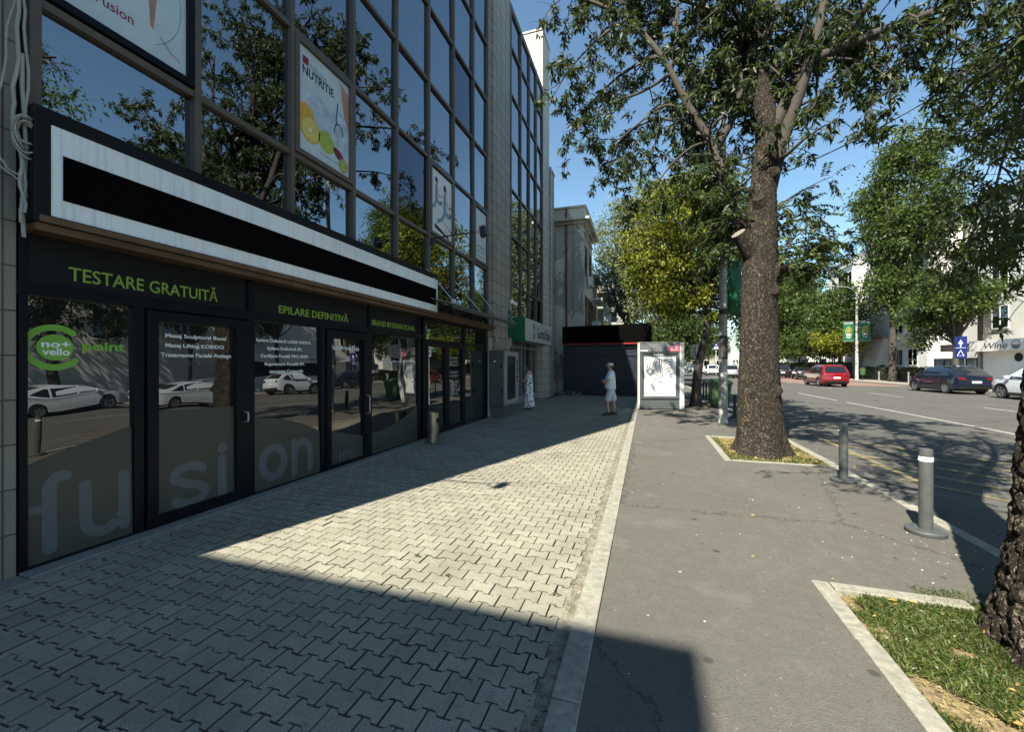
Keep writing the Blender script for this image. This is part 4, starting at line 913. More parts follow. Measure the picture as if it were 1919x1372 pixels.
for sx, lb in ((-1, 'green banner with gold emblem on the left side of the white lamp post'), (1, 'green banner with gold emblem on the right side of the white lamp post')):
    a, b = (-1.15, -.2) if sx < 0 else (.2, 1.15)
    q = thing('street_banner', lb, 'banner', (bx, by, 4.2), math.radians(-28), group='green banners with a gold emblem')
    build('cloth', MB().box(a, b, -.012, 0, -.05, 2.0), M['gbgreen'], q, local=True)
    mb = MB(); c = (a+b)/2
    mb.stroke([(c-.22, .78), (c-.26, 1.1), (c-.1, 1.4), (c, 1.55), (c+.1, 1.4), (c+.26, 1.1), (c+.22, .78)], .05, -.018, -.0125, 'y')
    for dx, z1 in ((-.12, 1.2), (-.04, 1.38), (.04, 1.38), (.12, 1.2)): mb.box(c+dx-.022, c+dx+.022, -.017, -.0125, .85, z1)
    mb.box(c-.24, c+.24, -.018, -.0125, .7, .78); build('emblem', mb, mat('gold_print', (.42, .31, .06), .5) if sx < 0 else bpy.data.materials['gold_print'], q, local=True)
    mb = MB(); mb.box(c-.38, c+.38, -.017, -.0125, 1.82, 1.86); mb.box(c-.22, c+.22, -.017, -.0125, .42, .46); mb.box(c-.16, c+.16, -.017, -.0125, .28, .31); mb.box(c-.2, c+.2, -.017, -.0125, .58, .65); build('small_print', mb, M['white'], q, local=True)
    build('bracket', MB().box(min(0, sx*1.15), max(0, sx*1.15), -.02, .01, 2.0, 2.04).box(min(0, sx*1.15), max(0, sx*1.15), -.02, .01, -.09, -.05), M['steel'], q, local=True)
t = thing('post_bin', 'green litter bin fixed to the foot of the banner lamp post', 'bin', (21.6, 52.9, 0))
build('body', MB().lathe([(0, .55), (.2, .55), (.27, 1.2), (0, 1.2)], n=16, cap=False), M['binplastic'], t, local=True, smooth=True); build('lid', MB().lathe([(.28, 1.2), (.28, 1.26), (.1, 1.36), (0, 1.36)], n=16, cap=False), M['plasticblk'], t, local=True); build('stem', MB().tube([(0, 0, 0), (0, 0, .55)], .05, 8), M['plasticblk'], t, local=True)
for x, y, lb in ((21.3, 49.0, 'slim bollard on the far pavement just right of the banner lamp'), (22.0, 45.7, 'slim bollard on the far pavement near the dark SUV nose'), ):
    q = thing('steel_bollard', lb, 'bollard', (x, y, 0), group='bollards on the far pavement'); build('post', MB().lathe([(0, 0), (.06, 0), (.055, .85), (.07, .86), (.07, .95), (0, .98)], n=14, cap=False), M['steel'], q, local=True, smooth=True)
t = thing('blue_totem_sign', 'tall narrow blue sign with white arrow and triangle on the far pavement', 'sign', (22.4, 40.0, 0))
build('post', MB().box(-.24, -.18, -.03, .03, 0, 2.1).box(.18, .24, -.03, .03, 0, 2.1), M['darkgrey'], t, local=True); t.rotation_euler = (0, 0, math.radians(-35))
b_ = build('board', MB().box(-.32, .32, -.05, .05, 2.1, 3.75), M['bluesign'], t, local=True)
mb = MB(); mb.stroke([(-.17, 2.3), (0, 2.72), (.17, 2.3), (-.17, 2.3)], .05, -.06, -.052, 'y'); mb.prism([(-.13, 3.2), (.13, 3.2), (0, 3.5)], -.06, -.052, 'y'); mb.box(-.03, .03, -.06, -.052, 2.95, 3.2); mb.box(-.26, .26, -.06, -.052, 2.88, 2.9); build('symbols', mb, M['white'], b_, local=True)
# overhead wire
t = thing('overhead_cable', 'thin dark cable slung from the big tree up to the right', 'cable', (2.3, 8.8, 5.2))
mb = MB(); A = Vector((2.35, 8.75, 5.15)); B = Vector((9.5, 9.5, 10.2)); Q = []
for k in range(25): s_ = k/24; q = A.lerp(B, s_); q.z -= 1.15*s_*(1-s_)*2.2; Q.append(q)
mb.tube(Q, .011, 6); t2 = build('wire', mb, M['plasticblk'], t); build('loop', MB().tube([(3.9+.12*math.cos(a), 8.95, 5.62+.07*math.sin(a)) for a in [k*.5 for k in range(10)]], .009, 5), M['plasticblk'], t)

# ---------------------------------------------------------------- far side buildings
def block(name, label, X, y0, y1, H, wins, depth=14, wm='whitewall', roof=True):
    t = thing(name, label, 'building', (X, (y0+y1)/2, 0))
    build('wall', MB().box(X, X+depth, y0, y1, -.1, H), M[wm], t)
    if roof: build('roof_edge', MB().box(X-.35, X+depth, y0-.2, y1+.2, H, H+.22), M['greyp'], t)
    for (a, b, z0, z1) in wins:
        w = build('window', MB().box(X-.012, X+.05, a, b, z0, z1), M['mirror2'], t)
        mb = MB()
        for q in (a-.05, (a+b)/2-.03, b): mb.box(X-.05, X-.013, q, q+.06, z0, z1)
        mb.box(X-.12, X-.013, a-.1, b+.1, z0-.1, z0-.003); build('frame', mb, M['whitep'], w)
    return t
BW = block('modernist_house', 'white modernist apartment house with a bay window, behind the banner lamp', 26, 51, 74, 15.6,
   [(a, a+1.5, z, z+1.6) for z in (1.6, 5.0, 8.4, 12) for a in (52.5, 55.0, 61.2, 69, 71.5)])
bay = build('bay', MB().box(24.9, 26, 63.5, 68.0, 8.0, 14.4).box(24.7, 26, 63.3, 68.2, 14.4, 14.6), M['whitewall'], BW)
for z in (8.4, 11.8):
    for k in range(4): build('bay_window', MB().box(24.88, 24.91, 63.9+k*1.0, 64.6+k*1.0, z, z+1.8), M['mirror2'], bay)
bt = build('buttress', MB().prism([(24.0, -.1), (26, -.1), (26, 4.6), (25.3, 4.6)], 57.2, 60.2, 'y'), M['whitewall'], BW); build('ledge', MB().box(25.1, 26, 57.0, 60.4, 4.6, 4.8), M['greyp'], bt); build('small_window', MB().box(24.9, 25.4, 57.17, 57.195, .3, 1.6), M['mirror2'], bt)
BZ = block('white_block', 'bright white apartment block behind the wine shop and the right-hand trees', 27, 2, 48, 15.3,
   [(a, a+1.6, z, z+1.7) for z in (4.6, 8, 11.6) for a in (5, 9.5, 14, 18.5, 23, 30, 43)])
t = thing('wine_shop', 'low white wine shop with a lettered fascia and dark opening', 'shop', (24, 36, 0))
build('wall', MB().box(24.4, 27, 38.6, 41.2, 0, 2.62).box(24.4, 27, 28, 36.2, 0, 1.2).box(24.4, 24.6, 36.2, 38.6, 0, 2.62), M['whitewall'], t)
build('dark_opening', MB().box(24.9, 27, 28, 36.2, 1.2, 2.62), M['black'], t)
fa = build('fascia', MB().box(23.8, 27, 27, 41.6, 2.62, 3.42), M['whitewall'], t); build('fascia_end', MB().box(23.83, 27, 41.6, 45.0, 2.7, 3.3), M['greyp'], t)
text('Wine', t, M['black'], 38.0, 40.1, 2.78, 3.22, 23.798, '-x', shear=.25)
text('Mag', t, M['black'], 34.4, 36.4, 2.78, 3.22, 23.798, '-x', shear=.25)
mb = MB(); mb.prism([(37.3+.36*math.cos(a), 3.0+.3*math.sin(a)) for a in [math.pi+math.pi*k/12 for k in range(13)]], 23.78, 23.798); mb.stroke(arc(37.3, 3.0, .36, .3, 0, 180, 12), .03, 23.78, 23.798); mb.box(23.78, 23.798, 37.27, 37.33, 2.7, 2.8); build('glass_emblem', mb, mat('grey_print', (.2, .18, .17), .6), fa)
for y, z, lb in ((38.0, 2.15, 0), (37.2, 1.75, 1)):
    mb = MB(); mb.prism([(y+.33*math.cos(a), z+.3*math.sin(a)) for a in [2*math.pi*k/20 for k in range(20)]], 24.36, 24.398); build('round_plaque', mb, M['black'] if not lb else M['greyp'], t)
text('COFFEE WINE', t, M['yellowpaint'], 33.0, 36.0, 1.25, 1.5, 24.39, '-x')
build('downpipe', MB().tube([(24.3, 41.4, 0), (24.3, 41.4, 2.3), (24.1, 41.3, 2.6)], .07, 8), M['greyp'], t)
t = thing('shop_display', 'row of framed glass display panes with bright mottled posters behind the dark SUV', 'showcase', (24.8, 45.5, 0))
mb = MB(); mb.box(24.8, 24.9, 42.4, 47.6, 0, 2.1); build('display_board', mb, mat('mottled_print', (.42, .4, .38), .6, var=.9, scale=1.7), t)
mb = MB(); 
for k in range(5): mb.box(24.74, 24.8, 42.4+k*1.28, 42.46+k*1.28, 0, 2.1)
for z in (0, 1.1, 2.1): mb.box(24.74, 24.799, 42.4, 47.6, z, z+.07)
build('frame', mb, M['black'], t)
build('grey_column', MB().box(24.7, 25.2, 41.7, 42.3, 0, 6), M['greywall'], t)
for i, (y, w_, lb) in enumerate(((43.9, 1.0, 'grey tilted notice board on the hedge'), (42.4, 1.3, 'narrow white notice board on the hedge with dark lettering'))):
    q = thing('notice_board', lb, 'sign', (22.5, y, 0)); build('board', MB().box(22.47, 22.5, y-w_/2, y+w_/2, 1.0, 1.3+.2*(i == 0)), M['greyp'] if not i else M['white'], q); build('post', MB().box(22.5, 22.54, y-.03, y+.03, 0, 1.0), M['darkgrey'], q)
    if i: text('VINO BAR', q, M['dark'], y-.5, y+.5, 1.08, 1.22, 22.468, '-x')
# end of the street: distant buildings behind the trees
for i, (x, y, w_, d, h, lb, m) in enumerate(((-12, 60, 9, 20, 13, 'pale block behind the olive tree on the left side of the street', 'greywall'), (-2, 140, 26, 12, 9, 'pale block closing the end of the street', 'greywall'), (28, 95, 14, 30, 14, 'white block far along the right side of the street', 'whitewall'))):
    t = thing('distant_block', lb, 'building', (x, y, 0)); build('wall', MB().box(x, x+w_, y, y+d, -.1, h), M[m], t)
    mb = MB()
    for a in range(int(w_//3)):
        for z in range(int(h//3.2)): mb.box(x+.8+a*3, x+2.0+a*3, y-.02, y, 1.2+z*3.2, 2.7+z*3.2)
    build('window', mb, M['mirror2'], t)

# ---------------------------------------------------------------- cars
def interp(pl, z):
    for (y0, z0), (y1, z1) in zip(pl, pl[1:]):
        if z0 <= z <= z1: return y0+(y1-y0)*(z-z0)/max(1e-6, z1-z0)
    return pl[-1][0]
KINDS = {
 'suv': dict(W=1.86, wb=2.7, rw=.375, belt=1.02, rear=[(-2.22,.34),(-2.31,.55),(-2.28,.9),(-2.22,1.02),(-1.86,1.58),(-1.72,1.68)], front=[(2.2,.3),(2.3,.5),(2.26,.78),(2.1,.93),(1.12,1.07),(.30,1.6),(.12,1.66)],
   roof=[(-.9,1.73)], side=[[(-1.95,1.08),(-1.72,1.5),(-1.12,1.6),(-1.05,1.08)],[(-.97,1.08),(-1.03,1.6),(-.12,1.6),(-.10,1.06)],[(-.02,1.06),(-.03,1.6),(.2,1.55),(.82,1.1),(.8,1.06)]]),
 'crossover': dict(W=1.86, wb=2.7, rw=.375, belt=1.02, rear=[(-2.2,.34),(-2.3,.55),(-2.27,.9),(-2.14,1.05),(-1.55,1.46),(-1.25,1.57)], front=[(2.2,.3),(2.3,.5),(2.26,.78),(2.1,.93),(1.12,1.07),(.30,1.56),(.12,1.61)],
   roof=[(-.5,1.66)], side=[[(-1.72,1.1),(-1.36,1.38),(-1.12,1.5),(-1.05,1.08)],[(-.97,1.08),(-1.0,1.53),(-.12,1.56),(-.10,1.06)],[(-.02,1.06),(-.03,1.56),(.2,1.52),(.82,1.1),(.8,1.06)]]),
 'sedan': dict(W=1.82, wb=2.75, rw=.33, belt=.93, rear=[(-2.30,.32),(-2.38,.5),(-2.36,.85),(-2.25,1.02),(-1.9,1.08),(-1.0,1.36)], front=[(2.25,.28),(2.36,.45),(2.3,.66),(2.12,.78),(1.15,.98),(.30,1.38),(.1,1.42)],
   roof=[(-.5,1.46)], side=[[(-1.62,1.02),(-1.02,1.30),(-.92,1.30),(-.92,.98)],[(-.84,.98),(-.84,1.33),(-.02,1.37),(0,.97)],[(.08,.97),(.08,1.37),(.24,1.33),(.92,1.01),(.9,.97)]]),
}
def car(name, label, loc, rz, kind, paint, rimm='rim', group=None, plate=True, parked_roof=None):
    D = KINDS[kind]; t = thing(name, label, 'car', loc, rz, group); W2 = D['W']/2; wb = D['wb']/2; R = D['rw']; ar = R+.055
    front = D['front']; rear = D['rear']; L = max(front, key=lambda p: p[0])[0]; Lr = -min(rear, key=lambda p: p[0])[0]
    out = list(rear)+D['roof']+front[::-1]
    def archp(c): return [(c+ar*math.cos(a), .33+ar*math.sin(a)) for a in [math.pi*k/12 for k in range(13)]]
    zb = .26
    out += [(wb+ar, zb)]+archp(wb)+[(wb-ar, zb), (-wb+ar, zb)]+archp(-wb)+[(-wb-ar, zb)]
    zt = max(p[1] for p in out)
    def w(y, z):
        v = W2
        if z > D['belt']: v -= (z-D['belt'])*.34*(1 if z < zt-.1 else 1.25)
        elif z < .5: v -= (.5-z)*.1
        else: v -= .03*((z-.6)/.4)**2
        e = max(0, (y-(L-.85))/.85); v -= .24*e*e*e; e = max(0, (-y-(Lr-.6))/.6); v -= .14*e*e*e
        return v
    bm = bmesh.new(); vs = [bm.verts.new((0, y, z)) for y, z in out]; bm.faces.new(vs)
    for y in [-2.1, -1.9, -1.7, -1.4, -1, -.6, -.2, .2, .6, 1, 1.4, 1.6, 1.8, 1.95, 2.1, 2.2]:
        g = bm.verts[:]+bm.edges[:]+bm.faces[:]; bmesh.ops.bisect_plane(bm, geom=g, plane_co=(0, y, 0), plane_no=(0, 1, 0))
    for z in [.5, .62, .75, D['belt']-.06, D['belt'], D['belt']+.15, zt-.25, zt-.1]:
        g = bm.verts[:]+bm.edges[:]+bm.faces[:]; bmesh.ops.bisect_plane(bm, geom=g, plane_co=(0, 0, z), plane_no=(0, 0, 1))
    bm.verts.index_update(); P = [(v.co.y, v.co.z) for v in bm.verts]; F = [[v.index for v in f.verts] for f in bm.faces]
    E = [(e.verts[0].index, e.verts[1].index) for e in bm.edges if len(e.link_faces) == 1]; bm.free()
    mb = MB(); us = [1, .93, .75, .4, 0, -.4, -.75, -.93, -1]; n = len(P); vv = []
    arch = lambda y, z: z < .27 or min((y-wb)**2, (y+wb)**2)+(z-.33)**2 < (ar+.01)**2
    for u in us:
        for y, z in P:
            k = 1-abs(u)**2.5; bot = arch(y, z); dy = 0; dz = 0
            if not bot:
                if y > L-.35 and z < D['belt']: dy = .10*k*(1-abs(u)*.2)-.02
                if y < -Lr+.35 and z < D['belt']+.1: dy = -.05*k
                if z > D['belt']-.15: dz = .035*k
            vv.append((u*w(y, z), y+dy, z+dz))
    fs = [tuple(f) for f in F]+[tuple((len(us)-1)*n+i for i in f[::-1]) for f in F]
    for a, b in E:
        for k in range(len(us)-1): fs.append((k*n+a, k*n+b, (k+1)*n+b, (k+1)*n+a))
    mb.add(vv, fs); body = build('body', mb, paint, t, smooth=True, sharp=28, local=True, bevel=.012)
    ub = MB(); ub.box(-W2+.25, W2-.25, -Lr+.2, L-.25, .2, .7); ub.box(-W2+.06, W2-.06, -wb+ar+.02, wb-ar-.02, .19, .34); build('underbody', ub, M['plasticblk'], t, local=True)
    # side glass, mirrored
    for s_ in (1, -1):
        for poly in D['side']:
            m2 = MB(); q = [(s_*(w(y, z)+.006), y, z) for y, z in poly]; q2 = [(s_*(w(y, z)-.02), y, z) for y, z in poly]; k = len(poly)
            m2.add(q+q2, [tuple(range(k)), tuple(range(k, 2*k))[::-1]]+[(i, (i+1) % k, k+(i+1) % k, k+i) for i in range(k)]); build('side_window', m2, M['winglass'], t, local=True)
    def patch(pl, z0, z1, u0, u1, nm, m, off=.008, sgn=1, steps=5, par=t, thin=.02):
        m2 = MB(); vs = []; 
        for k in range(steps+1):
            z = z0+(z1-z0)*k/steps; y = interp(pl, z)
            for j in range(9):
                u = u0+(u1-u0)*j/8; kk = 1-abs(u)**2.5; dy = 0; dz = 0
                if sgn > 0 and y > L-.35 and z < D['belt']: dy = .10*kk*(1-abs(u)*.2)-.02
                if sgn < 0 and y < -Lr+.35 and z < D['belt']+.1: dy = -.05*kk
                if z > D['belt']-.15: dz = .035*kk
                vs.append((u*w(y, z), y+dy+sgn*off, z+dz+(off if z > D['belt'] else 0)))
        N = len(vs); vs += [(x, y-sgn*thin, z) for x, y, z in vs]
        f = [(k*9+j, k*9+j+1, (k+1)*9+j+1, (k+1)*9+j) for k in range(steps) for j in range(8)]
        f += [tuple(N+i for i in q[::-1]) for q in f]
        bd = [j for j in range(9)]+[(k+1)*9+8 for k in range(steps)]+[steps*9+j for j in range(7, -1, -1)]+[k*9 for k in range(steps-1, 0, -1)]
        f += [(bd[i], bd[(i+1) % len(bd)], N+bd[(i+1) % len(bd)], N+bd[i]) for i in range(len(bd))]
        m2.add(vs, f); return build(nm, m2, m, par, local=True, smooth=True)
    zc = D['belt']
    F_ = sorted(front, key=lambda p: p[1]); Rr = sorted(rear, key=lambda p: p[1])
    patch(F_, zc+.09 if kind != 'sedan' else 1.02, zt-.13 if kind != 'sedan' else zt-.09, -.88, .88, 'windscreen', M['winglass'])
    patch(Rr, zc+.08 if kind != 'sedan' else 1.10, (zt-.16) if kind != 'sedan' else 1.33, -.84, .84, 'rear_window', M['winglass'], sgn=-1)
    red = M['taillight']; hl = M['headlight']
    for s_ in (1, -1):
        a, b = sorted((s_*.62, s_*.97)); patch(Rr, zc-.16, zc-.03, a, b, 'taillight', red, .01, -1); patch(F_, .62, .74, a, b, 'headlight', hl, .01)
        m2 = MB(); m2.tube([(s_*(w(.85, zc)-.02), .82, zc+.06), (s_*(W2+.12), .80, zc+.12)], .02, 6); m2.box(min(s_*(W2+.02), s_*(W2+.2)), max(s_*(W2+.02), s_*(W2+.2)), .72, .86, zc+.04, zc+.19); build('wing_mirror', m2, paint, t, local=True, bevel=.02)
    patch(F_, .44, .62, -.5, .5, 'grille', M['plasticblk'], .008); patch(F_, .31, .42, -.8, .8, 'lower_grille', M['plasticblk'], .008)
    patch(Rr, .35, .48, -.9, .9, 'rear_bumper', M['plasticblk'], .012, -1)
    patch(Rr, .5 if kind == 'sedan' else .68, .62 if kind == 'sedan' else .79, -.28, .28, 'number_plate', M['white'], .016, -1); patch(F_, .46, .56, -.26, .26, 'number_plate', M['white'], .02)
    if kind != 'sedan':
        for s_ in (1, -1):
            for c in (wb, -wb):
                m2 = MB(); m2.stroke([(c+(ar+.02)*math.cos(a), .33+(ar+.02)*math.sin(a)) for a in [math.pi*k/16 for k in range(17)]], .06, W2-.05, W2+.004); 
                if s_ < 0: m2.v = [(-x, y, z) for x, y, z in m2.v]
                build('wheel_arch', m2, M['plasticblk'], t, local=True)
            m2 = MB(); m2.tube([(s_*(W2-.30), -1.5, zt-.02), (s_*(W2-.29), 0, zt+.03), (s_*(W2-.30), .2, zt-.01)], .018, 6); build('roof_rail', m2, M['rim'], t, local=True)
            m2 = MB(); a, b = sorted((s_*(W2-.1), s_*(W2+.004))); m2.box(a, b, -wb+ar+.03, wb-ar-.03, .24, .36); build('sill', m2, M['plasticblk'], t, local=True)
    for s_ in (1, -1):
        for c in (wb, -wb):
            x = s_*(W2-.115)
            tp = [(R*.62, -.09), (R*.9, -.11), (R, -.08), (R, .08), (R*.9, .11), (R*.62, .09)]
            wh = build('wheel', MB().lathe(tp+[tp[0]], (x, c, R), 'x', 32, cap=False), M['rubber'], t, local=True, smooth=True)
            m2 = MB(); m2.lathe([(R*.56, s_*.085), (R*.64, s_*.10), (R*.64, s_*.02), (R*.56, s_*.02), (R*.56, s_*.085)], (x, c, R), 'x', 32, cap=False); m2.lathe([(0, s_*.075), (R*.15, s_*.085), (R*.16, s_*.02), (0, s_*.01)], (x, c, R), 'x', 14, cap=False)
            for k in range(5):
                a = 2*math.pi*k/5+.3; p = [(.12*R, -.06), (.6*R, -.045), (.6*R, .045), (.12*R, .06)]
                q = [(y*math.cos(a)-z*math.sin(a), y*math.sin(a)+z*math.cos(a)) for y, z in p]
                xa, xb = sorted((x+s_*.04, x+s_*.08)); m2.prism([(c+y, R+z) for y, z in q], xa, xb)
            build('rim', m2, M[rimm], wh, local=True)
            build('brake_disc', MB().lathe([(0, s_*.0), (R*.5, s_*.0), (R*.5, s_*.02), (0, s_*.02)], (x, c, R), 'x', 20, cap=False), M['plasticblk'], wh, local=True)
    return t
def paint(name, c, metal=.3, rough=.28): return mat(name, c, rough, metal, var=.05, scale=2, coat=1)
M['taillight'] = mat('red_lamp_glass', (.12, .004, .004), .2, coat=1); M['headlight'] = mat('lamp_glass', (.5, .5, .52), .15, .6, coat=1)
pr = paint('red_paint', (.24, .005, .012)); pd = paint('dark_blue_paint', (.008, .016, .035), .4); pw = paint('white_car_paint', (.62, .66, .7), 0); ps = paint('silver_paint', (.45, .46, .47), .6); pk = paint('black_car_paint', (.012, .013, .015), .2)
GZ = -.12
car('suv_car', 'red SUV driving away in the far lane', (13.95, 40.5, GZ), 0, 'suv', pr)
car('suv_car', 'dark blue parked SUV with black wheel arches in front of the wine shop', (18.0, 33.4, GZ), math.radians(3), 'crossover', pd)
car('suv_car', 'white parked SUV behind the dark blue one, cut by the right-hand trunk', (18.4, 27.0, GZ), 0, 'crossover', pw)
car('sedan_car', 'dark car parked at the far kerb, nearer of the two left of the red SUV', (17.6, 57.6, GZ), math.radians(-8), 'sedan', pk)
car('suv_car', 'dark SUV behind the other dark car, just right of the big tree trunk', (16.9, 63.5, GZ), math.radians(-8), 'suv', pk)
car('suv_car', 'silver SUV driving away between the lamp post and the big tree trunk', (10.3, 61.0, GZ), 0, 'suv', ps, group=None)
car('suv_car', 'pale silver SUV just left of the weathered lamp post', (9.9, 73.5, GZ), 0, 'suv', pw)
car('sedan_car', 'white car right behind the road sign post, farther down the road', (8.9, 82, GZ), 0, 'sedan', pw)
car('sedan_car', 'white car beside the thin tree trunk, farthest down the road', (9.6, 98, GZ), 0, 'sedan', pw)
car('sedan_car', 'white sedan mirrored in the glass door below the massage lettering', (13.6, 15.7, GZ), 0, 'sedan', pw)
car('sedan_car', 'white parked sedan mirrored in the first shop window below the round logo', (18.9, 13.1, GZ), 0, 'sedan', pw)
car('sedan_car', 'silver parked sedan outside the picture, right of the white SUV', (18.7, 20.3, GZ), 0, 'sedan', ps)

# ---------------------------------------------------------------- people
def skin_body(name, chains, m, parent, sub=2, root=0):
    me = bpy.data.meshes.new(name); bm = bmesh.new(); lay = bm.verts.layers.skin.verify(); reg = {}
    for ch in chains:
        prev = None
        for p in ch:
            k = tuple(round(c, 4) for c in p[:3])
            if k not in reg:
                v = bm.verts.new(k); r = p[3]; rx, ry = (r if hasattr(r, '__len__') else (r, r)); v[lay].radius = (rx, ry); reg[k] = v
                if len(reg) == 1: v[lay].use_root = True
            v = reg[k]
            if prev is not None and prev is not v and bm.edges.get((prev, v)) is None: bm.edges.new((prev, v))
            prev = v
    bm.to_mesh(me); bm.free(); me.materials.append(m)
    o = bpy.data.objects.new(name, me); C.link(o); o.parent = parent
    a = o.modifiers.new('skin', 'SKIN'); a.use_smooth_shade = True; b = o.modifiers.new('subdiv', 'SUBSURF'); b.levels = sub; b.render_levels = sub
    return o
def loft(rings, n=24, capb=True, capt=True):
    mb = MB(); vs = []
    for (cx, cy, z, rx, ry) in rings:
        for k in range(n):
            a = 2*math.pi*k/n; vs.append((cx+rx*math.cos(a), cy+ry*math.sin(a), z))
    N = len(rings); fs = [(i*n+k, i*n+(k+1) % n, (i+1)*n+(k+1) % n, (i+1)*n+k) for i in range(N-1) for k in range(n)]
    if capb: fs.append(tuple(range(n))[::-1])
    if capt: fs.append(tuple((N-1)*n+k for k in range(n)))
    return mb.add(vs, fs)
def hand(p, d, side, s=1, curl=.5):
    """five finger chains rooted in the palm end p, pointing along d"""
    p = Vector(p); d = Vector(d).normalized(); side = Vector(side).normalized(); dn = d.cross(side)
    ch = []; palm = p+d*.05
    for k, (o, l) in enumerate(((-.028, .06), (-.01, .072), (.008, .068), (.026, .054))):
        a = palm+side*o; b = a+d*l*.5-dn*.008*curl; c = b+d*l*.45*(1-curl*.4)-dn*.03*curl
        ch.append([(*p, .026), (*palm, (.03, .016)), (*a, .011), (*b, .009), (*c, .007)])
    a = p+d*.02-side*.035; ch.append([(*p, .026), (*a, .011), (*(a+d*.035-side*.012), .009), (*(a+d*.06-side*.008), .007)])
    return ch
man = thing('person', 'man in a flat cap, light t-shirt and pale shorts standing with folded arms', 'person', (-1.11, 13.85, 0), math.radians(95))
k_ = 1.0
legs = []
for s_, fy in ((1, -.10), (-1, .10)):
    legs.append([(0, 0, .95, (.12, .1)), (s_*.09, 0, .86, .095), (s_*.11, fy*1.0+.02, .48, .056), (s_*.11, fy*1.0, .26, .05), (s_*.11, fy-.02, .09, .036), (s_*.12, fy+.05, .05, .034), (s_*.13, fy+.16, .035, .028)])
armsR = [(0, .0, 1.36, (.14, .1)), (.17, 0, 1.36, .06), (.23, .04, 1.22, .048), (.25, .12, 1.08, .042), (.12, .25, 1.10, .036), (-.02, .27, 1.13, .028)]
armsL = [(0, .0, 1.36, (.14, .1)), (-.17, 0, 1.36, .06), (-.23, .04, 1.22, .048), (-.25, .13, 1.06, .042), (-.12, .23, 1.05, .036), (.04, .25, 1.06, .028)]
spine = [(0, 0, .95, (.12, .1)), (0, .02, 1.15, (.13, .11)), (0, .0, 1.36, (.14, .1)), (0, .01, 1.45, .058), (0, .03, 1.51, .055), (0, .045, 1.56, (.066, .078)), (0, .04, 1.62, (.07, .085)), (0, .035, 1.655, (.055, .07))]
chs = [spine]+legs+[armsR, armsL]+hand((-.02, .27, 1.13), (-1, -.3, .1), (0, 0, 1))+hand((.04, .25, 1.06), (1, .1, .05), (0, 0, 1))
skin_body('body', chs, M['skin'], man)
mb = MB(); mb.add([(-.012, .118, 1.585), (.012, .118, 1.585), (.016, .128, 1.556), (-.016, .128, 1.556), (0, .148, 1.558), (0, .118, 1.60)], [(0, 1, 5), (0, 5, 4, 3), (1, 2, 4, 5), (3, 4, 2)]); build('nose', mb, M['skin'], man, local=True, smooth=True, sharp=80)
mb = MB()
for s_ in (-1, 1): mb.lathe([(0, -.006), (.009, 0), (0, .006)], (s_*.026, .117, 1.602), 'y', 8, cap=False)
build('eyes', mb, M['black'], man, local=True)
mb = MB()
for s_ in (-1, 1): mb.lathe([(0, -.01), (.022, -.004), (.024, .004), (0, .01)], (s_*.074, .035, 1.59), 'x', 10, cap=False)
build('ears', mb, M['skin'], man, local=True); build('mouth', MB().box(-.02, .02, .112, .120, 1.528, 1.533), mat('lips', (.3, .1, .08), .6), man, local=True)
build('cap', loft([(0, .02, 1.605, .085, .098), (0, .02, 1.64, .092, .108), (0, .02, 1.675, .082, .10), (0, .015, 1.70, .05, .06), (0, .015, 1.705, .01, .01)]).add([(x*.9, .10+.07*(1-(x/.075)**2)*q, 1.622-.02*q+.012*w_) for w_ in (0, 1) for q in (0, 1) for x in (-.075, -.04, 0, .04, .075)], [(0, 1, 6, 5), (1, 2, 7, 6), (2, 3, 8, 7), (3, 4, 9, 8), (10, 15, 16, 11), (11, 16, 17, 12), (12, 17, 18, 13), (13, 18, 19, 14), (5, 6, 16, 15), (6, 7, 17, 16), (7, 8, 18, 17), (8, 9, 19, 18)]), mat('cap_cloth', (.6, .56, .45), .9, var=.1, scale=30), man, local=True, smooth=True, sharp=60)
build('hair', loft([(0, .0, 1.55, .066, .07), (0, .005, 1.58, .076, .088), (0, .008, 1.608, .078, .092)], capt=False), M['hair'], man, local=True, smooth=True)
tsh = mat('pale_tshirt', (.72, .8, .84), .9, var=.08, scale=8, bmp=.006, bscale=14)
sh = build('tshirt', loft([(0, .015, .86, .195, .178), (0, .025, .95, .19, .178), (0, .03, 1.08, .19, .182), (0, .02, 1.22, .19, .16), (0, .0, 1.33, .205, .13), (0, -.005, 1.40, .16, .105), (0, .0, 1.445, .08, .075), (0, .005, 1.46, .066, .066)], capb=False, capt=False), tsh, man, local=True, smooth=True, sharp=80)
for s_ in (1, -1): build('sleeve', MB().tube([(s_*.15, 0, 1.39), (s_*.205, .015, 1.30), (s_*.238, .06, 1.17)], [.075, .085, .08], 14), tsh, sh, local=True, smooth=True, sharp=80)
so_ = mat('pale_shorts', (.6, .58, .66), .9, var=.08, scale=8, bmp=.006, bscale=14)
sr = build('shorts', loft([(0, .0, .80, .16, .13), (0, .0, .86, .18, .15), (0, .01, .94, .165, .13)], capb=False), so_, man, local=True, smooth=True, sharp=80)
for s_, fy in ((1, -.10), (-1, .10)): build('shorts_leg', MB().tube([(s_*.085, 0, .82), (s_*.1, fy*.7, .62), (s_*.115, fy*1.0+.01, .47)], [.105, .10, .1], 16, True), so_, sr, local=True, smooth=True, sharp=80)
for s_, fy in ((1, -.10), (-1, .10)):
    mb = loft([(s_*.12, fy+.045, .0, .048, .135), (s_*.12, fy+.045, .03, .052, .14), (s_*.12, fy+.035, .06, .045, .115), (s_*.115, fy-.005, .095, .042, .06)]); build('shoe', mb, M['plasticblk'], man, local=True, smooth=True, sharp=60)
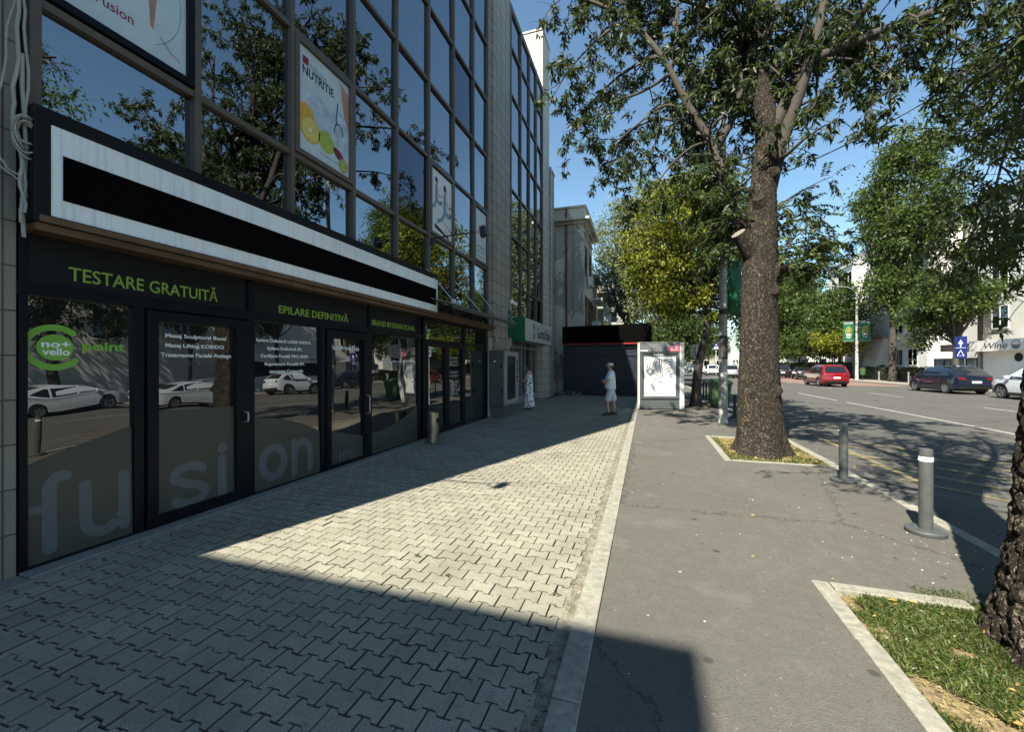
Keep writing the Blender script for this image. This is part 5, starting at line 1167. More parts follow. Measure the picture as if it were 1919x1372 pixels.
# woman at the cash machine
wom = thing('person', 'woman in long floral trousers using the cash machine on the bank porch', 'person', (-4.0, 14.35, .04), math.radians(80))
legs = []
for s_, fy in ((1, -.05), (-1, .06)): legs.append([(0, 0, .93, (.12, .1)), (s_*.08, 0, .84, .09), (s_*.085, fy*.5, .46, .05), (s_*.09, fy, .08, .033), (s_*.10, fy+.13, .03, .024)])
aR = [(0, 0, 1.27, (.11, .085)), (.15, 0, 1.27, .045), (.2, .05, 1.10, .036), (.2, .1, .98, .034), (.15, .27, 1.03, .028), (.12, .37, 1.06, .022)]
aL = [(0, 0, 1.27, (.11, .085)), (-.15, 0, 1.27, .045), (-.19, .05, 1.10, .036), (-.19, .12, .98, .034), (-.12, .3, 1.04, .028), (-.09, .4, 1.08, .022)]
sp_ = [(0, 0, .93, (.12, .1)), (0, .0, 1.1, (.1, .085)), (0, 0, 1.27, (.11, .085)), (0, .01, 1.36, .045), (0, .04, 1.42, .046), (0, .06, 1.47, (.062, .07)), (0, .055, 1.53, (.066, .075)), (0, .05, 1.56, (.05, .06))]
skin_body('body', [sp_]+legs+[aR, aL]+hand((.12, .37, 1.06), (0, 1, .2), (1, 0, 0), curl=.4)+hand((-.09, .4, 1.08), (0, 1, .2), (1, 0, 0), curl=.4), M['skin'], wom)
build('hair', loft([(0, .0, 1.40, .05, .04), (0, .01, 1.46, .075, .06), (0, .03, 1.54, .078, .085), (0, .03, 1.59, .06, .07), (0, .03, 1.605, .02, .02)]).lathe([(0, -.04), (.04, 0), (0, .04)], (0, -.05, 1.57), 'z', 12, cap=False), M['hair'], wom, local=True, smooth=True, sharp=80)
build('nose', MB().add([(-.01, .128, 1.50), (.01, .128, 1.50), (0, .148, 1.478), (0, .128, 1.52)], [(0, 1, 2), (0, 2, 3), (1, 3, 2)]), M['skin'], wom, local=True)
fl = mat_floral()
tp = build('top', loft([(0, .0, .9, .15, .125), (0, .0, 1.05, .125, .11), (0, .0, 1.18, .135, .115), (0, .01, 1.24, .13, .11)], capb=False, capt=False), fl, wom, local=True, smooth=True, sharp=80)
for s_ in (1, -1): build('strap', MB().tube([(s_*.07, .09, 1.23), (s_*.08, .03, 1.335), (s_*.07, -.08, 1.23)], .012, 6), M['white'], tp, local=True)
tr = build('trousers', loft([(0, 0, .76, .16, .13), (0, 0, .86, .165, .135), (0, 0, .98, .13, .11)], capb=False), fl, wom, local=True, smooth=True, sharp=80)
for s_, fy in ((1, -.05), (-1, .06)): build('trouser_leg', MB().tube([(s_*.075, 0, .84), (s_*.085, fy*.5, .45), (s_*.09, fy, .09)], [.095, .09, .105], 16), fl, tr, local=True, smooth=True, sharp=80)
for s_, fy in ((1, -.05), (-1, .06)): build('sandal', loft([(s_*.1, fy+.05, .0, .04, .12), (s_*.1, fy+.05, .025, .042, .12)]), M['plasticblk'], wom, local=True)

# ---------------------------------------------------------------- vegetation
def unit(a): return a/np.maximum(np.linalg.norm(a, axis=1, keepdims=True), 1e-9)
def leafmesh(name, mt, parent, B, D, L, Wd, rng, fold=.25, local0=None):
    """many small folded rhombic leaves: base points B, directions D, lengths L, widths Wd"""
    N = len(B); D = unit(D); S_ = unit(np.cross(D, rng.normal(size=(N, 3)))); U = np.cross(S_, D)
    L = L[:, None]; Wd = Wd[:, None]; droop = np.zeros((N, 3)); droop[:, 2] = -.18*L[:, 0]
    mid = B+D*L*.42
    V = np.stack([B, mid+S_*Wd/2+U*Wd*fold, B+D*L+droop, mid-S_*Wd/2+U*Wd*fold], 1).reshape(-1, 3)
    if local0 is not None: V = V-np.array(local0)
    me = bpy.data.meshes.new(name); me.vertices.add(4*N); me.vertices.foreach_set('co', V.astype(np.float32).ravel())
    me.loops.add(4*N); me.loops.foreach_set('vertex_index', np.arange(4*N, dtype=np.int32))
    me.polygons.add(N); me.polygons.foreach_set('loop_start', np.arange(0, 4*N, 4, dtype=np.int32)); me.polygons.foreach_set('loop_total', np.full(N, 4, np.int32))
    me.update(); me.validate(); me.materials.append(mt)
    o = bpy.data.objects.new(name, me); C.link(o); o.parent = parent; return o
def trunk_mesh(pts, rad, n=48, per=26, amp=.02, flare=0, seed=0, freq=9, cell=0, cellamp=.02):
    """smoothly interpolated trunk with ridged bark relief and root flare"""
    P = [Vector(p) for p in pts]; Q = []; R = []
    for i in range(len(P)-1):
        a, b, c, d = P[max(i-1, 0)], P[i], P[i+1], P[min(i+2, len(P)-1)]
        m = max(3, int(per*(c-b).length))
        for k in range(m):
            t = k/m; Q.append(.5*((2*b)+(c-a)*t+(2*a-5*b+4*c-d)*t*t+(3*b-a-3*c+d)*t**3)); R.append(rad[i]+(rad[i+1]-rad[i])*t)
    Q.append(P[-1]); R.append(rad[-1]); mb = MB(); vs = []; z0 = Q[0].z
    for i, q in enumerate(Q):
        for k in range(n):
            a = 2*math.pi*k/n; h = q.z-z0; r = R[i]
            if flare: r *= 1+flare*math.exp(-h*3.2)*(1+.5*math.sin(a*5+seed)+.25*math.sin(a*3+1))
            v = Vector((math.cos(a)*2.2, math.sin(a)*2.2, q.z*.8+seed))
            if cell:
                wv = Vector((math.cos(a)*r, math.sin(a)*r, q.z*.55)); wv += .035*noise.noise_vector(wv*9); dd, _ = noise.voronoi(wv*cell); e = min(.35, dd[1]-dd[0])/.35; dd2, _ = noise.voronoi(wv*cell*2.6); e2 = min(.4, dd2[1]-dd2[0])/.4
                k2 = cellamp*(e**.7+.35*e2-.7); vs.append((q.x+math.cos(a)*(r+k2+.02*noise.noise(v*.9)), q.y+math.sin(a)*(r+k2), q.z+.01*noise.noise(v*7))); continue
            nz = noise.noise(v*freq*.35)+.5*abs(noise.noise(Vector((v.x, v.y, v.z*.35))*freq*.8))*2-.5
            vs.append((q.x+math.cos(a)*(r+amp*nz+.05*r*noise.noise(v*.9)), q.y+math.sin(a)*(r+amp*nz), q.z))
    N = len(Q); mb.add(vs, [(i*n+k, i*n+(k+1) % n, (i+1)*n+(k+1) % n, (i+1)*n+k) for i in range(N-1) for k in range(n)]+[tuple((N-1)*n+k for k in range(n))]); return mb
def curve_pts(p, d, length, rng, n=7, bend=.25, grav=-.1):
    p = np.array(p, float); d = np.array(d, float); d /= np.linalg.norm(d); out = [p.copy()]; st = length/n
    for _ in range(n):
        d = d+rng.normal(size=3)*bend/n**.5; d[2] += grav/n; d /= np.linalg.norm(d); p = p+d*st; out.append(p.copy())
    return out
def smooth_poly(pts, m=4):
    P = [Vector(p) for p in pts]; Q = []
    for i in range(len(P)-1):
        a, b, c, d = P[max(i-1, 0)], P[i], P[i+1], P[min(i+2, len(P)-1)]
        for k in range(m): t = k/m; Q.append(.5*((2*b)+(c-a)*t+(2*a-5*b+4*c-d)*t*t+(3*b-a-3*c+d)*t**3))
    Q.append(P[-1]); return Q
def rosettes(nodes, rng, n=10, L=(.09, .15), Wf=.36, down=.75, spread=.022):
    B = []; D = []
    nodes = np.array(nodes); K = len(nodes); c = np.repeat(nodes, n, 0)
    D = rng.normal(size=(K*n, 3)); D[:, 2] -= down; D = unit(D)
    B = c+rng.normal(size=c.shape)*spread+D*.02; Ls = rng.uniform(L[0], L[1], K*n); return B, D, Ls, Ls*Wf
def limb_tree(t, limbs, rng, leafm, sub=9, sublen=(.9, 2.0), twigs=5, twl=(.3, .8), nros=10, start=.3, grav=-.5, L=(.09, .15), bare=.1, keep=None, extra_nodes=()):
    o0 = wl(t); mbB = MB(); mbT = MB(); nodes = list(extra_nodes)
    for pts, r0, r1, dens in limbs:
        Q = smooth_poly(pts); N = len(Q); rr = [r0+(r1-r0)*(i/(N-1))**.8 for i in range(N)]; mbB.tube(Q, rr, 12)
        ns = max(1, int(sub*dens))
        for k in range(ns):
            f = start+(1-start)*(k+rng.random())/ns; i = min(N-2, int(f*(N-1))); p = np.array(Q[i]); ax = np.array((Q[i+1]-Q[i]).normalized())
            d = rng.normal(size=3); d -= ax*d.dot(ax)*.8; d /= np.linalg.norm(d); d = d*.9+ax*.55; d[2] += .1
            ln = rng.uniform(*sublen)*(1.1-.35*f); c = curve_pts(p, d, ln, rng, 8, .5, grav*.6); r = max(.008, rr[i]*.35)
            mbB.tube(c, [r*(1-.8*j/8)+.003 for j in range(9)], 6)
            for q in range(twigs):
                j = 2+int(rng.random()*6.99); j = min(j, 8); dd = rng.normal(size=3); dd[2] -= .1; c2 = curve_pts(c[j], dd+ (c[j]-c[j-1])*3, rng.uniform(*twl), rng, 4, .45, grav)
                mbT.tube(c2, [.005, .004, .0035, .003, .002], 4, False)
                if rng.random() > bare:
                    for m_ in (3, 4): nodes.append(c2[m_]+rng.normal(size=3)*.02)
            nodes.append(c[8]); nodes.append(c[6])
    for p in list(nodes):
        pass
    if keep is not None: nodes = [p for p in nodes if keep(p)]
    sh_ = lambda mb: setattr(mb, 'v', [(a-o0.x, b-o0.y, c-o0.z) for a, b, c in mb.v])
    sh_(mbB); sh_(mbT)
    build('branches', mbB, M['barkD'], t, local=True, smooth=True, sharp=70); build('twigs', mbT, M['barkD'], t, local=True)
    B, D, Ls, Ws = rosettes(nodes, rng, nros, L); leafmesh('crown', leafm, t, B, D, Ls, Ws, rng, local0=o0); return nodes

# tree A: the big tree by the kerb
rng = np.random.default_rng(21)
A = thing('big_tree', 'big forked tree with rough brown bark and a sawn limb in the dry grass pit', 'tree', (2.03, 8.8, -.03))
build('trunk', trunk_mesh([(2.03, 8.8, -.06), (2.01, 8.8, .5), (1.99, 8.8, 1.4), (1.99, 8.8, 2.5), (2.01, 8.8, 3.4), (2.03, 8.8, 4.2), (2.06, 8.8, 4.9), (2.11, 8.8, 5.5), (2.12, 8.82, 6.2), (2.05, 8.9, 6.9), (1.97, 9, 7.8), (1.95, 9.1, 8.8), (1.9, 9.2, 10)],
    [.36, .355, .335, .305, .29, .265, .215, .19, .165, .145, .13, .11, .08], n=130, per=34, amp=.022, flare=.42, seed=2, cell=22, cellamp=.012), M['barkA'], A, smooth=True, sharp=75)
for pts_, rr_ in (([(1.86, 8.72, 3.72), (1.66, 8.58, 3.98), (1.60, 8.54, 4.06)], [.17, .13, .13]), ([(2.2, 8.72, 3.3), (2.33, 8.66, 3.43), (2.36, 8.64, 3.46)], [.14, .11, .1]), ([(1.98, 8.66, 4.55), (1.93, 8.55, 4.68)], [.13, .1]), ([(2.16, 8.64, 2.98), (2.16, 8.54, 3.0)], [.14, .10]), ([(2.18, 8.66, 5.15), (2.12, 8.58, 5.2)], [.12, .07]), ([(2.2, 8.6, 1.15), (2.26, 8.52, 1.2)], [.12, .07])):
    build('limb_stub', MB().tube(pts_, rr_, 20, True), M['barkA'], A, smooth=True, sharp=70)
build('sawn_face', MB().tube([(1.603, 8.542, 4.056), (1.596, 8.537, 4.066)], [.126, .120], 24), M['cut'], A)
limbs = [
 ([(2.06, 8.8, 4.3), (2.16, 8.8, 4.9), (2.36, 8.8, 5.7), (2.6, 8.7, 6.5), (2.78, 8.65, 7.15), (3.0, 8.7, 8.2), (3.1, 8.8, 9.6), (3.3, 9, 11)], .16, .03, 1.1),
 ([(2.12, 8.8, 5.8), (2.45, 8.85, 6.5), (2.8, 8.9, 7.15), (3.66, 8.9, 7.43), (4.4, 8.85, 7.56), (5.2, 8.8, 7.7), (6.2, 8.8, 8.0)], .13, .035, 1.6),
 ([(3.4, 8.9, 7.4), (3.8, 8.5, 8.2), (4.4, 8.1, 9.3)], .06, .015, .8),
 ([(1.93, 8.95, 3.9), (1.62, 9.0, 4.6), (1.4, 9.05, 5.2), (1.22, 9.1, 6.05), (.80, 9.1, 6.9), (.30, 9.1, 8.0), (-.4, 9.15, 9.0), (-1.3, 9.2, 9.7), (-2.2, 9.1, 9.9)], .13, .022, .95),
 ([(1.27, 9.1, 5.9), (1.55, 9.0, 6.35), (1.72, 9.0, 6.9), (1.7, 9.1, 7.7), (1.5, 9.3, 8.8), (1.3, 9.4, 10)], .085, .02, .8),
 ([(.30, 9.1, 8.0), (-.1, 10.4, 8.9), (-.9, 11.8, 9.5), (-1.8, 13.0, 9.6), (-2.3, 13.6, 9.2)], .06, .012, .8), ([(1.22, 9.1, 6.05), (.7, 10.2, 7.2), (.1, 11.4, 8.0), (-.7, 12.6, 8.3), (-1.2, 13.2, 7.9)], .05, .01, .55), ([(.6, 9.2, 8.6), (.3, 10.4, 10), (-.3, 11.8, 11), (-1.0, 13, 11.6)], .05, .012, .9),
 ([(.65, 9.3, 9.6), (.3, 9.5, 10.8), (-.2, 9.8, 12)], .05, .015, 1.6), ([(1.3, 9.4, 9.8), (1.2, 9.5, 11), (1.0, 9.8, 12.4)], .05, .015, 1.6), ([(-.4, 9.15, 9.0), (-.6, 9.6, 10.2), (-1.0, 10, 11.2)], .05, .012, 1.5), ([(1.9, 9.2, 9.8), (2.4, 9.2, 11), (2.6, 9.3, 12.3)], .06, .015, 1.5),
 ([(.80, 9.1, 6.9), (.78, 9.15, 7.6), (.6, 9.2, 8.6), (.65, 9.3, 9.8)], .07, .02, .7),
 ([(.45, 9.1, 7.6), (-.1, 9.0, 7.3), (-.7, 8.95, 7.15), (-1.2, 8.9, 6.85), (-1.65, 8.85, 6.65)], .04, .008, .5),
 ([(.85, 9.1, 6.75), (.35, 8.95, 6.9), (-.15, 8.9, 6.6), (-.6, 8.85, 6.2), (-.75, 8.8, 5.6)], .035, .007, .45),
 ([(1.2, 9.1, 6.1), (.85, 8.9, 5.95), (.45, 8.8, 5.6), (.1, 8.75, 5.1), (-.05, 8.7, 4.85)], .03, .006, .4),
 ([(-.4, 9.15, 9.0), (-1.0, 9.0, 8.6), (-1.6, 8.9, 8.0), (-2.0, 8.9, 7.4)], .035, .007, .55),
 ([(1.97, 9, 7.8), (1.5, 8.8, 8.6), (1.0, 8.5, 9.6)], .07, .02, .9),
 ([(2.0, 9, 7.6), (2.4, 9.2, 8.6), (2.6, 9.3, 9.8)], .07, .02, .9),
 ([(1.92, 9.2, 9), (2.0, 9.8, 10.5), (2.2, 10.2, 12)], .08, .02, 1.1),
 ([(2.05, 9, 7.3), (2.1, 9.9, 8.2), (2.2, 10.9, 9), (2.3, 11.8, 9.4)], .08, .02, 1.1),
 ([(1.4, 9.05, 5.5), (1.3, 9.6, 6.4), (1.1, 10.4, 7.4), (.8, 11.2, 8.2)], .07, .015, 1.0),
 ([(4.3, 8.85, 7.5), (4.7, 8.7, 7.1), (5.1, 8.6, 6.6), (5.3, 8.5, 6.1)], .03, .006, .9), ([(3.7, 8.9, 7.45), (4.2, 9.6, 7.8), (5.0, 10.4, 8.2)], .05, .01, 1.0),
 ([(3.0, 8.9, 7.2), (3.5, 8.8, 7.0), (3.9, 8.75, 6.6), (4.15, 8.7, 6.15)], .03, .006, .55), ([(1.95, 9, 8), (1.2, 9.4, 9), (.4, 9.8, 9.8)], .06, .015, 1.0), ([(2.1, 8.95, 7), (2.6, 9.6, 7.8), (3.1, 10.2, 8.6)], .06, .015, 1.1), ([(2.1, 9, 6.6), (1.6, 9.7, 7.4), (1.5, 10.4, 8.2)], .05, .015, 1.1),
]
limb_tree(A, limbs, rng, M['leafA'], sub=16, sublen=(.4, 1.35), twigs=6, twl=(.15, .42), nros=14, L=(.07, .16), grav=-.6, start=.2, bare=.34)
# epicormic sprays of pinnate leaves low on the trunk
def sprays(t, spots, rng, mt, ln=(.5, 1.0)):
    o0 = wl(t); mb = MB(); B = []; D = []; Ls = []
    for p, d, l, nf in spots:
        c = curve_pts(p, d, l, rng, 8, .25, -.15); mb.tube(c, [.014*(1-j/9)+.003 for j in range(9)], 6)
        for k in range(nf):
            j = 2+int(rng.random()*6.99); dd = rng.normal(size=3); dd[2] -= .2; f = curve_pts(c[min(j, 8)], dd+np.array(d)*1.0, rng.uniform(.25, .42), rng, 9, .15, -.9); mb.tube(f, .002, 3, False)
            for q in range(2, 10):
                ax = f[q]-f[q-1]; sdir = np.cross(ax, (0, 0, 1)); sdir /= np.linalg.norm(sdir)+1e-9
                for s_ in (-1, 1): B.append(f[q]); D.append(sdir*s_+ax/np.linalg.norm(ax)*.6+np.array([0, 0, -.35])+rng.normal(size=3)*.12); Ls.append(rng.uniform(.07, .11))
    mb.v = [(a-o0.x, b-o0.y, c-o0.z) for a, b, c in mb.v]; build('shoots', mb, M['barkD'], t, local=True)
    Ls = np.array(Ls); leafmesh('shoot_leaves', mt, t, np.array(B), np.array(D), Ls, Ls*.36, rng, local0=o0)
sp = []
for k in range(16): z = rng.uniform(3.1, 4.6); sp.append(((2.25, 8.75, z), (rng.uniform(.6, 1), rng.uniform(-.35, .35), rng.uniform(.15, .8)), rng.uniform(.6, 1.35), 13))
for k in range(15): z = rng.uniform(3.2, 5.0); sp.append(((1.78, 8.8, z), (rng.uniform(-1, -.3), rng.uniform(-.3, .6), rng.uniform(-.1, .9)), rng.uniform(.5, 1.15), 12))
for k in range(15): z = rng.uniform(4.6, 6.2); sp.append(((2.0, 9.0, z), (rng.uniform(-1, 1), rng.uniform(.2, 1), rng.uniform(-.2, .7)), rng.uniform(.6, 1.4), 12))
for k in range(9): z = rng.uniform(4.9, 5.7); sp.append(((1.35, 9.0, z), (rng.uniform(-1, .6), rng.uniform(-.4, .4), rng.uniform(-.5, .6)), rng.uniform(.4, .95), 11))
sprays(A, sp, rng, M['leafAy'])
mb = MB()
for c in ([(2.6, 8.7, 6.3), (2.9, 8.6, 5.95), (3.25, 8.5, 5.75), (3.4, 8.5, 5.45)], [(2.55, 8.7, 6.25), (2.7, 8.6, 5.85), (2.95, 8.5, 5.7), (3.05, 8.45, 5.55)], [(2.4, 8.7, 5.95), (2.42, 8.6, 5.5), (2.6, 8.5, 5.2)], [(2.42, 8.65, 5.6), (2.7, 8.5, 5.35), (2.8, 8.5, 5.1)], [(3.1, 8.55, 5.85), (3.15, 8.5, 5.65)], [(2.42, 8.62, 5.55), (2.3, 8.5, 5.35)]):
    mb.tube(smooth_poly(c), .007, 5)
build('dead_twigs', mb, M['barkD'], A, smooth=True)

# tree B: near trunk at the right edge
rng = np.random.default_rng(5)
Bt = thing('near_tree', 'tree with deeply cracked bark at the right edge in the grassy pit', 'tree', (2.33, 3.2, -.03))
build('trunk', trunk_mesh([(2.35, 3.1, -.08), (2.36, 3.11, .35), (2.41, 3.13, .9), (2.46, 3.15, 1.6), (2.56, 3.2, 2.5), (2.6, 3.3, 3.4), (2.7, 3.4, 4.6), (2.8, 3.5, 6.2), (2.8, 3.5, 8)], [.36, .352, .35, .34, .32, .29, .22, .16, .08], n=230, per=62, amp=.034, flare=.26, seed=9, freq=13, cell=13, cellamp=.027), M['barkB'], Bt, smooth=True, sharp=80)
limbs = [
 ([(2.72, 3.4, 3.3), (3.1, 4.2, 4.1), (3.6, 5.2, 4.8), (4.2, 6.2, 5.4), (4.9, 7.2, 5.9)], .12, .02, 1.6),
 ([(2.8, 3.4, 4.0), (3.6, 4.2, 5.0), (4.6, 5.2, 5.9), (5.4, 6.5, 6.4), (5.9, 7.8, 6.8)], .12, .02, 1.5),
 ([(4.2, 6.2, 5.4), (4.3, 6.8, 4.6), (4.3, 7.1, 3.8), (4.25, 7.2, 3.2)], .025, .006, 1.5),
 ([(3.6, 5.2, 4.8), (3.8, 5.6, 4.2), (3.9, 5.8, 3.5), (3.95, 5.9, 3.0)], .025, .006, 1.2),
 ([(4.9, 7.2, 5.9), (5.2, 7.8, 5.1), (5.3, 8.2, 4.2), (5.3, 8.4, 3.4)], .025, .006, 1.5),
 ([(4.6, 5.2, 5.9), (4.9, 6.4, 6.2), (5.0, 7.6, 6.0), (5.0, 8.6, 5.6)], .05, .01, 1.3),
 ([(2.75, 3.4, 5), (2.4, 2.6, 6.2), (2.0, 1.8, 7.4)], .1, .03, 1), ([(2.8, 3.5, 6), (3.4, 3.2, 7.4), (4.2, 2.8, 8.4)], .1, .03, 1),
 ([(2.8, 3.5, 6.2), (2.4, 4.4, 7.3), (2.1, 5.4, 8.0)], .08, .02, 1), ([(2.8, 3.5, 7), (2.9, 4, 8.6), (3.1, 4.4, 10)], .07, .02, 1),
 ([(2.65, 3.3, 4.2), (1.9, 3.0, 5.2), (1.2, 2.8, 6.2)], .08, .02, .9),
]
limb_tree(Bt, limbs, rng, M['leafAy'], sub=15, sublen=(.5, 1.5), twigs=6, twl=(.2, .6), nros=11, L=(.05, .11), grav=-.8, start=.22, bare=.25)

# generic background tree
def tree(name, label, x, y, H, trunk, blobs, leafm, rng, nclump=260, per=60, cr=.45, L=(.12, .22), group=None, r=.2, bark='barkD', z0=0, lean=(0, 0), mix=None):
    t = thing(name, label, 'tree', (x, y, z0), group=group); top = H*.8
    build('trunk', trunk_mesh([(x, y, z0-.1), (x+lean[0]*.3, y, z0+trunk*.5), (x+lean[0], y+lean[1], z0+trunk), (x+lean[0]*1.3, y+lean[1], z0+top)], [r, r*.85, r*.7, r*.15], n=14, per=2, amp=.02, flare=.3), M[bark], t, smooth=True, sharp=80)
    mbB = MB(); cl = []
    vol = np.array([b[3]*b[4]*b[5] for b in blobs]); vol = vol**.75/np.sum(vol**.75)
    for b, f in zip(blobs, vol):
        n = max(6, int(nclump*f)); d = unit(rng.normal(size=(n, 3))); rad = rng.random(n)**.45
        sc = np.array(b[3:6])*(1+.16*np.sin(d[:, :1]*5+b[0])*np.cos(d[:, 1:2]*4+b[1]))
        P = np.array(b[:3])+d*rad[:, None]*sc; cl.append(P)
        o_ = np.array([x+lean[0], y+lean[1], z0+trunk+.1*H*rng.random()])
        for p in P[rng.permutation(n)[:max(3, int(n*.13))]]:
            m_ = (o_+p)/2+rng.normal(size=3)*.25; mbB.tube(smooth_poly([o_, m_, p], 4), [r*.4*(1-.88*k/8) for k in range(9)], 6, False)
    cl = np.concatenate(cl)
    mbB.v = [(a-x, b-y, c-z0) for a, b, c in mbB.v]; build('branches', mbB, M['barkD'], t, local=True)
    def crown(P, mt, nm):
        N = len(P)*per; c = np.repeat(P, per, 0); sz = np.repeat(rng.uniform(.55, 1.35, len(P)), per)*cr
        off = rng.normal(size=(N, 3)); off[:, 2] *= .6; B = c+off*sz[:, None]*.6; D = off*.6+rng.normal(size=(N, 3))*.8; D[:, 2] -= .25
        Ls = rng.uniform(L[0], L[1], N); leafmesh(nm, mt, t, B, D, Ls, Ls*.5, rng, local0=(x, y, z0))
    if mix is None: crown(cl, M[leafm], 'crown')
    else:
        sel = mix[1](cl); crown(cl[~sel], M[leafm], 'crown'); crown(cl[sel], M[mix[0]], 'yellow_foliage')
    return t
rng = np.random.default_rng(8)
tree('yellowing_tree', 'leaning kerb tree with yellow-green leaves behind the advertising panel', 1.85, 18.1, 9.5, 3.4, [(1.3, 18.3, 7.0, 2.6, 2.4, 2.5), (.6, 18.1, 5.6, 1.5, 1.8, 1.2), (3.0, 18.4, 5.4, 2.0, 2.2, 1.6), (2.4, 18.3, 8.3, 1.4, 1.6, 1.3), (.9, 18.0, 4.3, 1.3, 1.4, .9), (3.2, 18.6, 3.9, 1.0, 1.2, .8)], 'leafG', rng, 520, 64, .36, (.10, .19), r=.2, lean=(.45, 0),
   mix=('leafY', lambda P: (P[:, 0] < 2.3+.6*np.sin(P[:, 2]*2))))
tree('olive_tree', 'thin pale tree with sparse silvery leaves between the old house and the yellow tree', -1.2, 30, 14, 4, [(-1.2, 30, 10.5, 2.3, 2.5, 2.8), (-2.2, 30, 8, 1.8, 2, 1.8), (.6, 30.3, 12.4, 1.8, 2, 2.0), (-.4, 30, 6, 2.2, 2, 1.8), (1.2, 30, 9, 1.8, 2, 2)], 'leafP', rng, 620, 40, .5, (.13, .24), r=.2)
FS = 'trees along the far pavement'
tree('pavement_tree', 'first tree across the road, outside the right edge', 22.5, 7, 12, 3.5, [(22.5, 7, 9, 3.4, 3.4, 4), (22.5, 7.5, 13.5, 2.4, 2.6, 3)], 'leafG', rng, 170, 60, .7, (.2, .36), FS)
tree('pavement_tree', 'second tree across the road, outside the right edge', 22.8, 14.5, 13, 3.5, [(22.8, 14.5, 9.5, 3.4, 3.8, 4.6), (23.2, 15, 14.8, 2.6, 2.8, 3.4)], 'leafG', rng, 190, 60, .7, (.2, .36), FS)
tree('pavement_tree', 'tree across the road just outside the right edge beside the parked cars', 22.6, 22, 12, 3.2, [(22.6, 22, 9.5, 3.2, 3.6, 5), (22.6, 22.4, 15.5, 2.4, 2.8, 3.6)], 'leafAy', rng, 190, 60, .7, (.2, .36), FS)
tree('pavement_tree', 'tall tree over the parked cars beside the wine shop, outside the right edge', 22.7, 29.5, 12, 4, [(23.2, 28.6, 9.0, 2.8, 3.0, 3.4), (23.2, 28.2, 14, 2.6, 2.6, 4)], 'leafAy', rng, 330, 60, .7, (.18, .32), FS, r=.28)
tree('pavement_tree', 'mid green tree between the banner lamp and the blue totem sign', 23.2, 42.0, 11, 3, [(23.2, 42.5, 7.0, 2.2, 2.6, 2.6), (22.9, 45.2, 5.4, 1.9, 1.8, 2.4), (23.6, 40.2, 6.8, 1.8, 1.6, 1.6)], 'leafG', rng, 270, 62, .6, (.16, .3), FS, r=.25)
tree('tall_poplar', 'tall three-lobed poplar rising above the white roof on the right', 22.6, 49.5, 24, 6, [(21.6, 50.5, 17.5, 1.9, 2, 3.4), (22.6, 49, 20.5, 1.7, 1.8, 3.6), (23.6, 47.2, 20.6, 1.7, 1.8, 3.6), (22.4, 49.4, 14, 2.1, 2.4, 3.6), (22.2, 49.4, 9.6, 2.1, 2.6, 3.0), (23.4, 47, 14, 2.0, 2.0, 3.5), (24.0, 45.2, 15.5, 1.7, 1.8, 3.4)], 'leafG', rng, 620, 50, .75, (.22, .38), r=.35)
tree('pavement_tree', 'green tree with golden lower branches behind the red SUV', 22.2, 60, 11, 2.6, [(22, 60, 7.8, 3.0, 4.2, 3.6), (21.2, 57.5, 4.6, 2.4, 3.2, 2.0), (21.5, 63.5, 4.5, 2.4, 3.2, 2.4)], 'leafG', rng, 430, 62, .62, (.2, .36), FS, r=.25, mix=('leafY', lambda P: (P[:, 2] < 5.6) & (P[:, 1] < 62.5)))
tree('pavement_tree', 'round green tree just right of the big trunk', 21.6, 72, 12, 3, [(21.6, 72, 10, 4.4, 5, 6), (20.4, 70, 4, 3, 3, 2)], 'leafG', rng, 400, 58, .75, (.26, .45), FS, r=.25)
tree('pavement_tree', 'darker tree farther back right of the big trunk', 21.5, 84, 14, 3, [(21.5, 84, 12, 5, 5, 8)], 'leafAy', rng, 300, 58, .9, (.32, .5), FS, r=.25)
FE = 'trees closing the end of the street'
for i, (x, y, h, lm, lb) in enumerate(((3.5, 66, 12, 'leafG', 'bright green street tree right behind the road sign'), (3.0, 46, 10, 'leafAy', 'dark kerb tree just past the yellowing tree'), (4.2, 92, 13, 'leafY', 'yellow-green tree far down the near kerb'), (9, 128, 16, 'leafG', 'green tree in the middle of the far end'),
     (16, 124, 17, 'leafAy', 'dark green tree right of the middle of the far end'), (2, 122, 16, 'leafG', 'green tree left of the middle of the far end'), (24, 108, 15, 'leafG', 'green tree on the right of the far end'), (-5, 80, 13, 'leafP', 'pale tree left behind the kiosk'))):
    tree('street_tree', lb, x, y, h, h*.22, [(x, y, h*.62, h*.3, h*.3, h*.32), (x+.8, y, h*.4, h*.3, h*.3, h*.2)], lm, rng, 240, 48, .9 if y > 80 else .6, (.35, .6) if y > 80 else (.2, .34), FE, r=.22)
# hedge on the far side
def leafbox(name, label, x0, x1, y0, y1, z0, z1, n, mt, L=(.08, .14)):
    t = thing(name, label, 'hedge', (x0, y0, z0)); B = np.stack([rng.uniform(x0, x1, n), rng.uniform(y0, y1, n), z0+(z1-z0)*rng.random(n)**.6], 1)
    D = rng.normal(size=(n, 3)); Ls = rng.uniform(*L, n); leafmesh('foliage', mt, t, B, D, Ls, Ls*.6, rng, local0=(x0, y0, z0)); build('core', MB().box(x0+.12, x1-.12, y0+.1, y1-.1, z0, z1-.15), M['barkD'], t)
leafbox('hedge', 'clipped dark hedge in front of the white modernist house', 22.9, 23.8, 42, 58, 0, 1.35, 9000, M['leafA'], (.12, .2)); leafbox('hedge', 'low dark shrubbery behind the parked dark cars', 21.6, 23.2, 59, 90, 0, 1.9, 9000, M['leafA'], (.18, .3))

